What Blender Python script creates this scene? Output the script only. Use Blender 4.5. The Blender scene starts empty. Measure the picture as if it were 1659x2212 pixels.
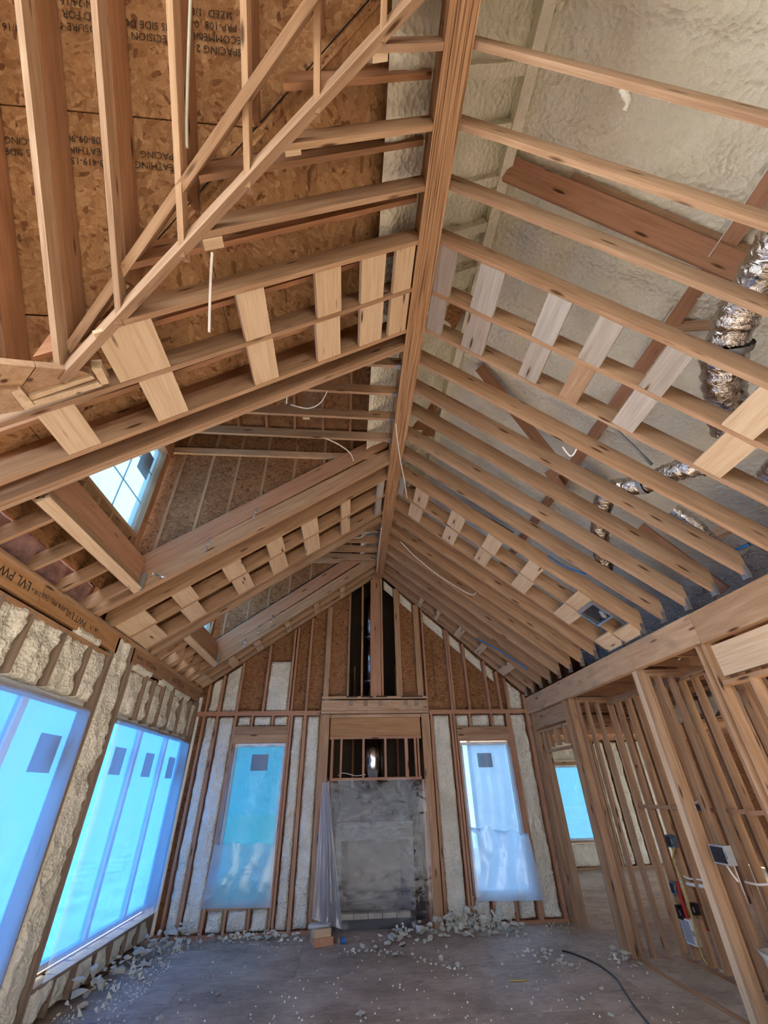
import bpy, math, random
import numpy as np
from mathutils import Vector, Matrix
random.seed(7)
rng = np.random.default_rng(11)
scn = bpy.context.scene
C = scn.collection
S = 1.145                       # model units (rafters 0.355 apart) to metres (0.406 = 16 in)

# ------------------------------------------------------------------ camera
YAW, PIT, ROL, FPX = 0.08790, 0.59236, -0.02215, 891.13
EYE = np.array([0.0, 0.0, 1.55])
_f = np.array([math.sin(YAW)*math.cos(PIT), math.cos(YAW)*math.cos(PIT), math.sin(PIT)])
_r = np.array([math.cos(YAW), -math.sin(YAW), 0.0]); _u = np.cross(_r, _f)
CR = math.cos(ROL)*_r + math.sin(ROL)*_u; CU = -math.sin(ROL)*_r + math.cos(ROL)*_u; CF = _f
cam_d = bpy.data.cameras.new('camera'); cam = bpy.data.objects.new('camera', cam_d); C.objects.link(cam)
cam_d.sensor_fit = 'HORIZONTAL'; cam_d.sensor_width = 36.0; cam_d.lens = 36.0*FPX/1659.0
cam_d.clip_start = 0.02; cam_d.clip_end = 300
M = Matrix.Identity(4)
for i in range(3):
    M[i][0], M[i][1], M[i][2], M[i][3] = CR[i], CU[i], -CF[i], EYE[i]*S
cam.matrix_world = M
scn.camera = cam

# ------------------------------------------------------------------ sky, light, exposure
w = bpy.data.worlds.new('sky'); scn.world = w; w.use_nodes = True
bg = w.node_tree.nodes['Background']
bg.inputs[0].default_value = (0.86, 0.93, 1.0, 1); bg.inputs[1].default_value = 6.6
sun_d = bpy.data.lights.new('sun', 'SUN'); sun = bpy.data.objects.new('sun', sun_d); C.objects.link(sun)
sun_d.energy = 54.0; sun_d.color = (1.0, 0.95, 0.87); sun_d.angle = 0.02
sun.rotation_euler = Vector((0.0, 0.945, -0.325)).to_track_quat('-Z', 'Y').to_euler()
scn.view_settings.view_transform = 'Standard'; scn.view_settings.look = 'None'
scn.view_settings.gamma = 1.0; scn.view_settings.use_curve_mapping = False
scn.view_settings.exposure = 0.36
try:
    scn.cycles.max_bounces = 8; scn.cycles.transparent_max_bounces = 12; scn.cycles.diffuse_bounces = 6; scn.cycles.glossy_bounces = 2
    scn.cycles.use_adaptive_sampling = True; scn.cycles.adaptive_threshold = 0.08; scn.cycles.adaptive_min_samples = 10
    scn.cycles.use_denoising = True; scn.cycles.sample_clamp_indirect = 6.0
    scn.cycles.caustics_reflective = False; scn.cycles.caustics_refractive = False
except Exception:
    pass

# ------------------------------------------------------------------ image-to-plane helper (positions on the planes of the house)
def at(px, py, n, d):
    r = (px-829.5)/FPX*CR - (py-1106)/FPX*CU + CF
    n = np.array(n, float)
    return EYE + (d - n@EYE)/(n@r)*r
def proj(p):
    v = np.asarray(p, float)-EYE; z = v@CF
    return 829.5+FPX*(v@CR)/z, 1106-FPX*(v@CU)/z
def onx(px, py, x): return at(px, py, (1, 0, 0), x)
def ony(px, py, y): return at(px, py, (0, 1, 0), y)
def onz(px, py, z): return at(px, py, (0, 0, 1), z)
# planes of the house
GY = 7.6; LX = -2.45; RX = 3.1; RID = 5.066
def zL(x): return 5.07-.716*(.44-x)                 # left ceiling, underside
def zRf(x): return 5.35+.7456*(x-.446)              # left roof rafters, underside
def zDk(x): return zRf(x)+.25                       # left roof deck
def zFm(x): return 6.1-.82*(x-1.25)                 # right roof foam
def zC(y): return 3.57+(1.658-y)*.993               # cross gable ceiling, underside
def onL(px, py, off=0.): return at(px, py, (-.716, 0, 1), 5.07-.716*.44+off)

# ------------------------------------------------------------------ materials
MT = {}
def new_mat(name):
    m = bpy.data.materials.new(name); m.use_nodes = True; nt = m.node_tree
    for n in list(nt.nodes): nt.nodes.remove(n)
    out = nt.nodes.new('ShaderNodeOutputMaterial'); MT[name] = m
    return m, nt, out
def N(nt, t, **kw):
    n = nt.nodes.new(t)
    for k, v in kw.items():
        if k in n.inputs.keys() if isinstance(k, str) else False: n.inputs[k].default_value = v
        else: setattr(n, k, v)
    return n
def ramp(nt, stops, interp='LINEAR'):
    n = nt.nodes.new('ShaderNodeValToRGB'); cr = n.color_ramp; cr.interpolation = interp
    while len(cr.elements) < len(stops): cr.elements.new(.5)
    for e, (p, c) in zip(cr.elements, stops):
        e.position = p; e.color = (*c, 1) if len(c) == 3 else c
    return n
def mapped(nt, scale, rnd=True):
    tc = nt.nodes.new('ShaderNodeTexCoord'); mp = nt.nodes.new('ShaderNodeMapping')
    mp.inputs['Scale'].default_value = scale
    if rnd:
        oi = nt.nodes.new('ShaderNodeObjectInfo'); mu = nt.nodes.new('ShaderNodeMath'); mu.operation = 'MULTIPLY'; mu.inputs[1].default_value = 83.0
        nt.links.new(oi.outputs['Random'], mu.inputs[0]); nt.links.new(mu.outputs[0], mp.inputs['Location'])
    nt.links.new(tc.outputs['Object'], mp.inputs['Vector'])
    return mp
def mixc(nt, fac, a, b, mode='MIX'):
    n = nt.nodes.new('ShaderNodeMix'); n.data_type = 'RGBA'; n.blend_type = mode
    for sock, v in ((n.inputs[0], fac), (n.inputs[6], a), (n.inputs[7], b)):
        if hasattr(v, 'links') or hasattr(v, 'is_linked'): nt.links.new(v, sock)
        else: sock.default_value = v if isinstance(v, float) else (*v, 1)
    return n.outputs[2]
def bsdf(nt, out, rough=.75, metal=0., spec=.3):
    b = nt.nodes.new('ShaderNodeBsdfPrincipled'); b.inputs['Roughness'].default_value = rough
    b.inputs['Metallic'].default_value = metal
    if 'Specular IOR Level' in b.inputs: b.inputs['Specular IOR Level'].default_value = spec
    nt.links.new(b.outputs[0], out.inputs[0]); return b
def bump(nt, b, h, strength, dist):
    n = nt.nodes.new('ShaderNodeBump'); n.inputs['Strength'].default_value = strength; n.inputs['Distance'].default_value = dist
    nt.links.new(h, n.inputs['Height']); nt.links.new(n.outputs[0], b.inputs['Normal'])

def wood_mat(name, lo, mid, hi, tones, knots=True, stain=None, grain=1.0):
    m, nt, out = new_mat(name); L = nt.links
    mp = mapped(nt, (1.1, 13, 13)); no = N(nt, 'ShaderNodeTexNoise'); no.inputs['Scale'].default_value = 1.6; no.inputs['Detail'].default_value = 5; no.inputs['Distortion'].default_value = .6
    L.new(mp.outputs[0], no.inputs['Vector'])
    mp2 = mapped(nt, (1.6, 60, 60)); n2 = N(nt, 'ShaderNodeTexNoise'); n2.inputs['Scale'].default_value = 2.; n2.inputs['Detail'].default_value = 3
    L.new(mp2.outputs[0], n2.inputs['Vector'])
    ad = N(nt, 'ShaderNodeMath', operation='MULTIPLY_ADD'); ad.inputs[1].default_value = .45*grain; L.new(n2.outputs['Fac'], ad.inputs[0])
    mu = N(nt, 'ShaderNodeMath', operation='MULTIPLY'); mu.inputs[1].default_value = .62; L.new(no.outputs['Fac'], mu.inputs[0]); L.new(mu.outputs[0], ad.inputs[2])
    rp = ramp(nt, [(.30, lo), (.52, mid), (.74, hi)]); L.new(ad.outputs[0], rp.inputs[0])
    oi = N(nt, 'ShaderNodeObjectInfo'); tr = ramp(nt, [(i/(len(tones)-1), t) for i, t in enumerate(tones)]); L.new(oi.outputs['Random'], tr.inputs[0])
    col = mixc(nt, 1.0, rp.outputs[0], tr.outputs[0], 'MULTIPLY')
    if knots:
        mk = mapped(nt, (1.9, 10, 10)); vo = N(nt, 'ShaderNodeTexVoronoi'); vo.inputs['Scale'].default_value = 1.; L.new(mk.outputs[0], vo.inputs['Vector'])
        kr = ramp(nt, [(.0, (1, 1, 1)), (.08, (1, 1, 1)), (.17, (0, 0, 0))]); L.new(vo.outputs['Distance'], kr.inputs[0])
        col = mixc(nt, kr.outputs[0], col, (.085, .042, .02))
    if stain:
        ms = mapped(nt, (.9, 2.2, 2.2)); ns = N(nt, 'ShaderNodeTexNoise'); ns.inputs['Scale'].default_value = 3.; ns.inputs['Detail'].default_value = 6; L.new(ms.outputs[0], ns.inputs['Vector'])
        sr = ramp(nt, [(.5, (0, 0, 0)), (.66, (1, 1, 1))]); L.new(ns.outputs['Fac'], sr.inputs[0])
        col = mixc(nt, sr.outputs[0], col, stain)
    b = bsdf(nt, out, .72, 0, .25); L.new(col, b.inputs['Base Color']); bump(nt, b, ad.outputs[0], .25, .004)
    return m
T = [(1.0, .97, .94), (.86, .80, .74), (1.04, .96, .84), (.93, .82, .72), (.78, .72, .66), (1.0, .90, .80), (.90, .88, .84)]
wood_mat('lumber', (.27, .168, .105), (.40, .27, .178), (.52, .382, .268), T)
wood_mat('lumber_roof', (.25, .135, .075), (.36, .21, .125), (.45, .28, .175), [(1, .95, .9), (.8, .75, .7), (1.0, .82, .72), (.9, .9, .85)])
wood_mat('lumber_red', (.31, .165, .10), (.43, .245, .155), (.50, .31, .205), [(1, .95, .92), (.9, .86, .84)])
wood_mat('lumber_dusty_dim', (.20, .15, .115), (.29, .225, .175), (.37, .30, .24), [(1, .97, .94), (.85, .82, .8), (.95, .9, .85)])  # grey dust plus the backlit wall's dimness, both put into the colour
wood_mat('lumber_grey', (.30, .265, .235), (.43, .39, .35), (.52, .49, .45), [(1, .97, .95), (.8, .75, .7), (.95, .98, 1.0)])
wood_mat('lumber_pale', (.42, .30, .195), (.55, .41, .275), (.65, .52, .37), [(1, .97, .94), (.92, .86, .78)], grain=1.5)
wood_mat('lumber_stained', (.33, .20, .12), (.50, .33, .21), (.58, .42, .28), [(1, .97, .94), (.95, .95, .93)], stain=(.38, .27, .18))
wood_mat('lvl_face', (.31, .165, .075), (.43, .245, .12), (.50, .32, .175), [(1, 1, 1), (.93, .9, .86)], knots=False, grain=.7)
wood_mat('lvl_weathered', (.28, .16, .095), (.38, .225, .135), (.45, .29, .185), [(1, 1, 1), (.9, .88, .86)], knots=False, grain=.7, stain=(.33, .21, .13))
def lvl_edge():
    m, nt, out = new_mat('lvl_edge'); L = nt.links
    mp = mapped(nt, (.9, 70, 70)); no = N(nt, 'ShaderNodeTexNoise'); no.inputs['Scale'].default_value = 1.8; no.inputs['Detail'].default_value = 3; no.inputs['Distortion'].default_value = .25
    L.new(mp.outputs[0], no.inputs['Vector'])
    rp = ramp(nt, [(.32, (.10, .05, .022)), (.42, (.30, .155, .07)), (.56, (.42, .24, .12)), (.72, (.50, .32, .18))]); L.new(no.outputs['Fac'], rp.inputs[0])
    b = bsdf(nt, out, .7); L.new(rp.outputs[0], b.inputs['Base Color']); bump(nt, b, no.outputs['Fac'], .35, .004)
lvl_edge()
def osb_mat(name, tint, scale=1.0):
    m, nt, out = new_mat(name); L = nt.links
    cols = []; tc = N(nt, 'ShaderNodeTexCoord')
    wp = N(nt, 'ShaderNodeTexNoise'); wp.inputs['Scale'].default_value = 5.; wp.inputs['Detail'].default_value = 2; L.new(tc.outputs['Object'], wp.inputs['Vector'])
    wv = N(nt, 'ShaderNodeVectorMath', operation='MULTIPLY_ADD'); wv.inputs[1].default_value = (.06, .06, .06); L.new(wp.outputs['Color'], wv.inputs[0]); L.new(tc.outputs['Object'], wv.inputs[2])
    for k, (rot, sc) in enumerate((((.2, .1, .35), (13, 52, 52)), ((-.1, .2, -.75), (15, 60, 60)), ((.1, -.2, 1.45), (12, 48, 48)))):
        mr = N(nt, 'ShaderNodeMapping'); mr.inputs['Rotation'].default_value = rot; L.new(wv.outputs[0], mr.inputs['Vector'])
        ms = N(nt, 'ShaderNodeMapping'); ms.inputs['Scale'].default_value = tuple(q*scale for q in sc); ms.inputs['Location'].default_value = (k*7.3, k*3.1, k); L.new(mr.outputs[0], ms.inputs['Vector'])
        vo = N(nt, 'ShaderNodeTexVoronoi'); vo.inputs['Scale'].default_value = 1.; L.new(ms.outputs[0], vo.inputs['Vector'])
        sp = N(nt, 'ShaderNodeSeparateColor'); L.new(vo.outputs['Color'], sp.inputs[0]); cols.append(sp)
    pick = None
    sel = N(nt, 'ShaderNodeTexNoise'); sel.inputs['Scale'].default_value = 9.; sel.inputs['Detail'].default_value = 3; L.new(tc.outputs['Object'], sel.inputs['Vector'])
    s1 = ramp(nt, [(.44, (0, 0, 0)), (.50, (1, 1, 1))]); L.new(sel.outputs['Fac'], s1.inputs[0])
    g1 = mixc(nt, s1.outputs[0], cols[0].outputs[0], cols[1].outputs[0])
    gt = N(nt, 'ShaderNodeMath', operation='GREATER_THAN'); gt.inputs[1].default_value = .66; L.new(cols[2].outputs[1], gt.inputs[0])
    g2 = mixc(nt, gt.outputs[0], g1, cols[2].outputs[0])
    rp = ramp(nt, [(0., (.19, .095, .045)), (.10, (.32, .175, .085)), (.35, (.40, .235, .118)), (.75, (.46, .285, .15)), (.95, (.52, .34, .19)), (1., (.58, .40, .24))]); L.new(g2, rp.inputs[0])
    fb = N(nt, 'ShaderNodeTexNoise'); fb.inputs['Scale'].default_value = 60.; fb.inputs['Detail'].default_value = 3; L.new(tc.outputs['Object'], fb.inputs['Vector'])
    fr = ramp(nt, [(.3, (.86, .85, .84)), (.7, (1.1, 1.1, 1.1))]); L.new(fb.outputs['Fac'], fr.inputs[0])
    big = N(nt, 'ShaderNodeTexNoise'); big.inputs['Scale'].default_value = 2.2; L.new(tc.outputs['Object'], big.inputs['Vector'])
    br = ramp(nt, [(.3, (.84, .80, .76)), (.7, (1.08, 1.06, 1.04))]); L.new(big.outputs['Fac'], br.inputs[0])
    c3 = mixc(nt, 1., mixc(nt, 1., mixc(nt, 1., rp.outputs[0], fr.outputs[0], 'MULTIPLY'), br.outputs[0], 'MULTIPLY'), tint, 'MULTIPLY')
    b = bsdf(nt, out, .68, 0, .3); L.new(c3, b.inputs['Base Color']); bump(nt, b, g2, .25, .004)
osb_mat('osb', (.90, .87, .82), .62); osb_mat('osb_wall', (.64, .53, .47), .72)
def floor_mat():
    m, nt, out = new_mat('subfloor'); L = nt.links
    mp = mapped(nt, (1, 1, 1)); a = N(nt, 'ShaderNodeTexNoise'); a.inputs['Scale'].default_value = 1.6; a.inputs['Detail'].default_value = 8; a.inputs['Roughness'].default_value = .68; L.new(mp.outputs[0], a.inputs['Vector'])
    rp = ramp(nt, [(.3, (.26, .205, .16)), (.48, (.39, .315, .25)), (.62, (.49, .41, .335)), (.8, (.60, .52, .44))]); L.new(a.outputs['Fac'], rp.inputs[0])
    m2 = mapped(nt, (14, 30, 14)); vo = N(nt, 'ShaderNodeTexVoronoi'); vo.inputs['Scale'].default_value = 1.; L.new(m2.outputs[0], vo.inputs['Vector'])
    sp = N(nt, 'ShaderNodeSeparateColor'); L.new(vo.outputs['Color'], sp.inputs[0])
    vr = ramp(nt, [(0, (.88, .87, .86)), (1, (1.08, 1.06, 1.03))]); L.new(sp.outputs[0], vr.inputs[0])
    c = mixc(nt, 1., rp.outputs[0], vr.outputs[0], 'MULTIPLY')
    ml = mapped(nt, (2.2, 9, 2)); sc = N(nt, 'ShaderNodeTexNoise'); sc.inputs['Scale'].default_value = 2.; sc.inputs['Detail'].default_value = 7; sc.inputs['Distortion'].default_value = 1.2; L.new(ml.outputs[0], sc.inputs['Vector'])
    sr = ramp(nt, [(.60, (0, 0, 0)), (.72, (.55, .55, .55))]); L.new(sc.outputs['Fac'], sr.inputs[0])
    c = mixc(nt, sr.outputs[0], c, (.085, .073, .065))
    b = bsdf(nt, out, .62, 0, .35); L.new(c, b.inputs['Base Color']); bump(nt, b, a.outputs['Fac'], .2, .01)
floor_mat()
def foam_mat(name, c0, c1, bs, dist=.018):
    m, nt, out = new_mat(name); L = nt.links
    mp = mapped(nt, (1, 1, 1)); a = N(nt, 'ShaderNodeTexNoise'); a.inputs['Scale'].default_value = bs; a.inputs['Detail'].default_value = 6; a.inputs['Roughness'].default_value = .6; L.new(mp.outputs[0], a.inputs['Vector'])
    b0 = N(nt, 'ShaderNodeTexNoise'); b0.inputs['Scale'].default_value = 3.; b0.inputs['Detail'].default_value = 4; L.new(mp.outputs[0], b0.inputs['Vector'])
    rp = ramp(nt, [(.3, c0), (.68, c1)]); L.new(b0.outputs['Fac'], rp.inputs[0])
    vo = N(nt, 'ShaderNodeTexVoronoi'); vo.inputs['Scale'].default_value = bs*1.3; L.new(mp.outputs[0], vo.inputs['Vector'])
    ad = N(nt, 'ShaderNodeMath', operation='ADD'); L.new(a.outputs['Fac'], ad.inputs[0]); L.new(vo.outputs['Distance'], ad.inputs[1])
    b = bsdf(nt, out, .8, 0, .25); L.new(rp.outputs[0], b.inputs['Base Color']); bump(nt, b, ad.outputs[0], .75, dist)
foam_mat('foam', (.66, .645, .54), (.84, .83, .73), 26, .028)
foam_mat('foam_roof', (.72, .71, .59), (.84, .83, .72), 16, .03)
foam_mat('foam_scrap', (.70, .69, .57), (.84, .84, .74), 40, .006)
def flat(name, col, rough=.6, metal=0., spec=.35, noise=.12, ns=6., bumpd=0.):
    m, nt, out = new_mat(name); L = nt.links
    mp = mapped(nt, (1, 1, 1)); a = N(nt, 'ShaderNodeTexNoise'); a.inputs['Scale'].default_value = ns; a.inputs['Detail'].default_value = 5; L.new(mp.outputs[0], a.inputs['Vector'])
    rp = ramp(nt, [(.3, tuple(c*(1-noise) for c in col)), (.7, tuple(min(1, c*(1+noise)) for c in col))]); L.new(a.outputs['Fac'], rp.inputs[0])
    b = bsdf(nt, out, rough, metal, spec); L.new(rp.outputs[0], b.inputs['Base Color'])
    if bumpd: bump(nt, b, a.outputs['Fac'], .6, bumpd)
    return m
flat('vinyl_white', (.80, .82, .84), .4); flat('sticker', (.16, .20, .30), .5); flat('steel', (.55, .57, .60), .38, 1., .5, .2, 20)
flat('flue_steel', (.62, .64, .66), .22, 1., .5, .08, 3); flat('strap_grey', (.26, .28, .30), .5, .3)
flat('black_plastic', (.02, .02, .025), .45); flat('blue_box', (.10, .15, .20), .45); flat('grey_box', (.30, .32, .34), .45)
flat('cable_white', (.78, .76, .72), .45); flat('cable_yellow', (.50, .38, .10), .5); flat('cable_grey', (.45, .45, .38), .5); flat('red_pipe', (.45, .02, .02), .4)
flat('blue_pipe', (.02, .14, .42), .4); flat('pvc', (.80, .80, .77), .4); flat('ink', (.035, .028, .022), .8); flat('green_ink', (.03, .14, .085), .8)
flat('firebox_metal', (.06, .063, .066), .5, .4, .4, .25, 8); flat('firebox_panel', (.19, .18, .16), .8, 0, .2, .15, 4); flat('fire_brick', (.55, .48, .36), .85)
flat('black_metal', (.02, .02, .02), .5, .5); flat('brick_red', (.50, .27, .17), .85, 0, .2, .15, 30, .004); flat('tub_grey', (.50, .49, .46), .55, 0, .4, .2, 5)
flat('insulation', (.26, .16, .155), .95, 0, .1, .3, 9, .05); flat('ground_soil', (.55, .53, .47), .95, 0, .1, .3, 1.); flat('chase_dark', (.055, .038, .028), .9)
flat('tar', (.018, .018, .022), .55); flat('paper_grey', (.60, .58, .53), .85); flat('siding', (.72, .74, .76), .8)
def foil():
    m, nt, out = new_mat('foil'); L = nt.links
    mp = mapped(nt, (1, 1, 1)); a = N(nt, 'ShaderNodeTexNoise'); a.inputs['Scale'].default_value = 14; a.inputs['Detail'].default_value = 6; a.inputs['Distortion'].default_value = 1.5; L.new(mp.outputs[0], a.inputs['Vector'])
    b = bsdf(nt, out, .16, 1., .6); b.inputs['Base Color'].default_value = (.62, .60, .58, 1); bump(nt, b, a.outputs['Fac'], .75, .03)
foil()
def film(name, tint, trans, gloss=.10, wr=3.):
    m, nt, out = new_mat(name); L = nt.links
    tb = N(nt, 'ShaderNodeBsdfTransparent'); tb.inputs[0].default_value = (*tint, 1)
    tl = N(nt, 'ShaderNodeBsdfTranslucent'); tl.inputs[0].default_value = (*[min(1, .2+.8*c) for c in tint], 1)
    df = N(nt, 'ShaderNodeBsdfDiffuse'); df.inputs[0].default_value = (.72, .76, .8, 1)
    gl = N(nt, 'ShaderNodeBsdfGlossy'); gl.inputs['Roughness'].default_value = .22; gl.inputs[0].default_value = (.9, .93, 1, 1)
    mp = mapped(nt, (1, 1, 1)); a = N(nt, 'ShaderNodeTexNoise'); a.inputs['Scale'].default_value = wr; a.inputs['Detail'].default_value = 4; a.inputs['Distortion'].default_value = 1.; L.new(mp.outputs[0], a.inputs['Vector'])
    bn = N(nt, 'ShaderNodeBump'); bn.inputs['Strength'].default_value = .6; bn.inputs['Distance'].default_value = .03; L.new(a.outputs['Fac'], bn.inputs['Height'])
    for n in (tl, df, gl): L.new(bn.outputs[0], n.inputs['Normal'])
    m1 = N(nt, 'ShaderNodeMixShader'); m1.inputs[0].default_value = .35; L.new(tl.outputs[0], m1.inputs[1]); L.new(df.outputs[0], m1.inputs[2])
    m2 = N(nt, 'ShaderNodeMixShader'); m2.inputs[0].default_value = gloss; L.new(m1.outputs[0], m2.inputs[1]); L.new(gl.outputs[0], m2.inputs[2])
    m3 = N(nt, 'ShaderNodeMixShader'); m3.inputs[0].default_value = trans; L.new(m2.outputs[0], m3.inputs[1]); L.new(tb.outputs[0], m3.inputs[2])
    L.new(m3.outputs[0], out.inputs[0])
film('film_left', (.86, .93, 1.), .58); film('film_clear', (.93, .95, .98), .84, .25, 5.); film('film_gable', (.85, .93, 1.), .74); film('film_milky', (.93, .96, 1.), .40, .12)
def glass(name, tint, trans):
    m, nt, out = new_mat(name); L = nt.links
    tb = N(nt, 'ShaderNodeBsdfTransparent'); tb.inputs[0].default_value = (*tint, 1)
    tl = N(nt, 'ShaderNodeBsdfTranslucent'); tl.inputs[0].default_value = (*tint, 1)
    gl = N(nt, 'ShaderNodeBsdfGlossy'); gl.inputs['Roughness'].default_value = .05
    m1 = N(nt, 'ShaderNodeMixShader'); m1.inputs[0].default_value = trans; L.new(tl.outputs[0], m1.inputs[1]); L.new(tb.outputs[0], m1.inputs[2])
    m2 = N(nt, 'ShaderNodeMixShader'); m2.inputs[0].default_value = .05; L.new(m1.outputs[0], m2.inputs[1]); L.new(gl.outputs[0], m2.inputs[2])
    L.new(m2.outputs[0], out.inputs[0])
glass('glass_blue', (.185, .39, .66), .8)        # blue of the sky light put into the pane tint
glass('glass_dusk', (.20, .36, .46), .8); glass('glass_teal', (.09, .26, .33), .8); glass('glass_pale', (.44, .64, .84), .8); glass('glass_bright', (.40, .62, .78), .85)

# ------------------------------------------------------------------ builders
def link(o, parent=None):
    C.objects.link(o)
    if parent is not None: o.parent = parent
    return o
def mesh_obj(name, verts, faces, mat, parent=None, smooth=False, org=None):
    v = np.asarray(verts, float)*S
    o0 = v.mean(0) if org is None else np.asarray(org, float)*S
    me = bpy.data.meshes.new(name); me.from_pydata((v-o0).tolist(), [], faces); me.update()
    if mat: me.materials.append(MT[mat])
    if smooth: me.polygons.foreach_set('use_smooth', [True]*len(me.polygons))
    o = bpy.data.objects.new(name, me); o.location = o0
    return link(o, parent)
def empty(name, loc=(0, 0, 0)):
    o = bpy.data.objects.new(name, None); o.location = Vector(loc)*S; o.empty_display_size = .1
    C.objects.link(o); return o
def tag(o, label=None, cat=None, group=None, kind=None):
    if label: o['label'] = label
    if cat: o['category'] = cat
    if group: o['group'] = group
    if kind: o['kind'] = kind
    return o
def struct(name, loc=(0, 0, 0)): return tag(empty(name, loc), kind='structure')
def adopt(o, parent):
    """parent keeping the world placement"""
    if parent is not None:
        o.parent = parent; o.matrix_parent_inverse = Matrix.Translation(-parent.location) if parent.type == 'EMPTY' else parent.matrix_basis.inverted()
    return o
BOXF = [(0, 1, 3, 2), (4, 6, 7, 5), (0, 4, 5, 1), (2, 3, 7, 6), (0, 2, 6, 4), (1, 5, 7, 3)]
def board(name, A, B, w, t, up=(0, 0, 1), mat='lumber', parent=None, wu=(0., 1.), tu=(-.5, .5), plumb=False, sh=(0., 0.)):
    """a stick of lumber: A to B along the grain, w across (towards up), t thick; local X runs along it"""
    A = np.asarray(A, float); B = np.asarray(B, float)
    a = B-A; ln = np.linalg.norm(a); a = a/ln
    u = np.asarray(up, float); u = u-(u@a)*a; u = u/np.linalg.norm(u); s = np.cross(u, a)
    s0 = s1 = 0.
    if plumb:
        ah = math.hypot(a[0], a[1]); uh = (u[0]*a[0]+u[1]*a[1])/ah
        s0 = s1 = -uh/ah*w
    s0 += sh[0]; s1 += sh[1]
    vs = []
    for x, xs in ((0, s0), (ln, s1)):
        for q in wu:
            for r in tu:
                vs.append((x+xs*q, r*t, q*w))
    v = np.array(vs)
    me = bpy.data.meshes.new(name); me.from_pydata((v*S).tolist(), [], BOXF); me.update(); me.materials.append(MT[mat])
    o = bpy.data.objects.new(name, me)
    m = Matrix.Identity(4)
    for i in range(3): m[i][0], m[i][1], m[i][2], m[i][3] = a[i], s[i], u[i], A[i]*S
    o.matrix_basis = m
    link(o); adopt(o, parent); return o
def box(name, lo, hi, mat, parent=None):
    x0, y0, z0 = lo; x1, y1, z1 = hi
    v = [(x, y, z) for x in (x0, x1) for y in (y0, y1) for z in (z0, z1)]
    o = mesh_obj(name, v, BOXF, mat); adopt(o, parent); return o
def prism(name, poly, off, mat, parent=None):
    """polygon (3D points, planar) thickened by vector off"""
    n = len(poly); p = np.asarray(poly, float); q = p+np.asarray(off, float)
    f = [tuple(range(n-1, -1, -1)), tuple(range(n, 2*n))]+[(i, (i+1) % n, n+(i+1) % n, n+i) for i in range(n)]
    o = mesh_obj(name, np.vstack([p, q]), f, mat); adopt(o, parent); return o
def vnoise(x, y, seed=0):
    xi = np.floor(x).astype(int); yi = np.floor(y).astype(int); fx = x-xi; fy = y-yi
    fx = fx*fx*(3-2*fx); fy = fy*fy*(3-2*fy)
    def h(a, b):
        n = (a*374761393+b*668265263+seed*1274126177) & 0x7fffffff
        n = ((n ^ (n >> 13))*1274126177) & 0x7fffffff
        return ((n ^ (n >> 16)) & 0xffff)/65535.
    return (h(xi, yi)*(1-fx)+h(xi+1, yi)*fx)*(1-fy)+(h(xi, yi+1)*(1-fx)+h(xi+1, yi+1)*fx)*fy
def fbm(x, y, seed=0, oct=4):
    s = 0; a = .5
    for k in range(oct): s = s+a*vnoise(x*2**k, y*2**k, seed+k*17); a *= .5
    return s
def gridmesh(name, P, nu, nv, mat, parent=None, smooth=True):
    f = [(i*nv+j, i*nv+j+1, (i+1)*nv+j+1, (i+1)*nv+j) for i in range(nu-1) for j in range(nv-1)]
    o = mesh_obj(name, P, f, mat, None, smooth); adopt(o, parent); return o
_seed = [1]
def foam_bay(o, u, v, n, wu, hv, depth=.1, amp=.035, parent=None, res=.03, freq=14., top=None, mat='foam', name='spray_foam', mask=None):
    """sprayed foam filling one bay: o corner, u/v spans, n towards the room; top(s) optionally limits v"""
    _seed[0] += 1; sd = _seed[0]
    o, u, v, n = (np.asarray(k, float) for k in (o, u, v, n))
    nu = max(6, int(wu/res)+1); nv = max(6, int(hv/res)+1)
    s = np.linspace(0, 1, nu)[:, None]*np.ones(nv)[None, :]; t = np.ones(nu)[:, None]*np.linspace(0, 1, nv)[None, :]
    hh = hv*np.ones_like(s) if top is None else top(s)
    X = s*wu; Y = t*hh
    b = fbm(X*freq, Y*freq*.8, sd); b2 = fbm(X*freq*.3+5, Y*freq*.3, sd+5, 2)
    d = depth+amp*(b-.45)*1.6+amp*1.2*(b2-.4)
    e = np.minimum(np.minimum(s, 1-s)*wu, np.minimum(t, 1-t)*hh)
    d = d*np.clip(e/.03, 0, 1)**.5
    jx = .012*(fbm(X*9, Y*9+40, sd+9)-.47)
    P = o+(X+jx)[..., None]*u+Y[..., None]*v+d[..., None]*n
    ob = gridmesh(name, P.reshape(-1, 3), nu, nv, mat, parent)
    return ob
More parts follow.
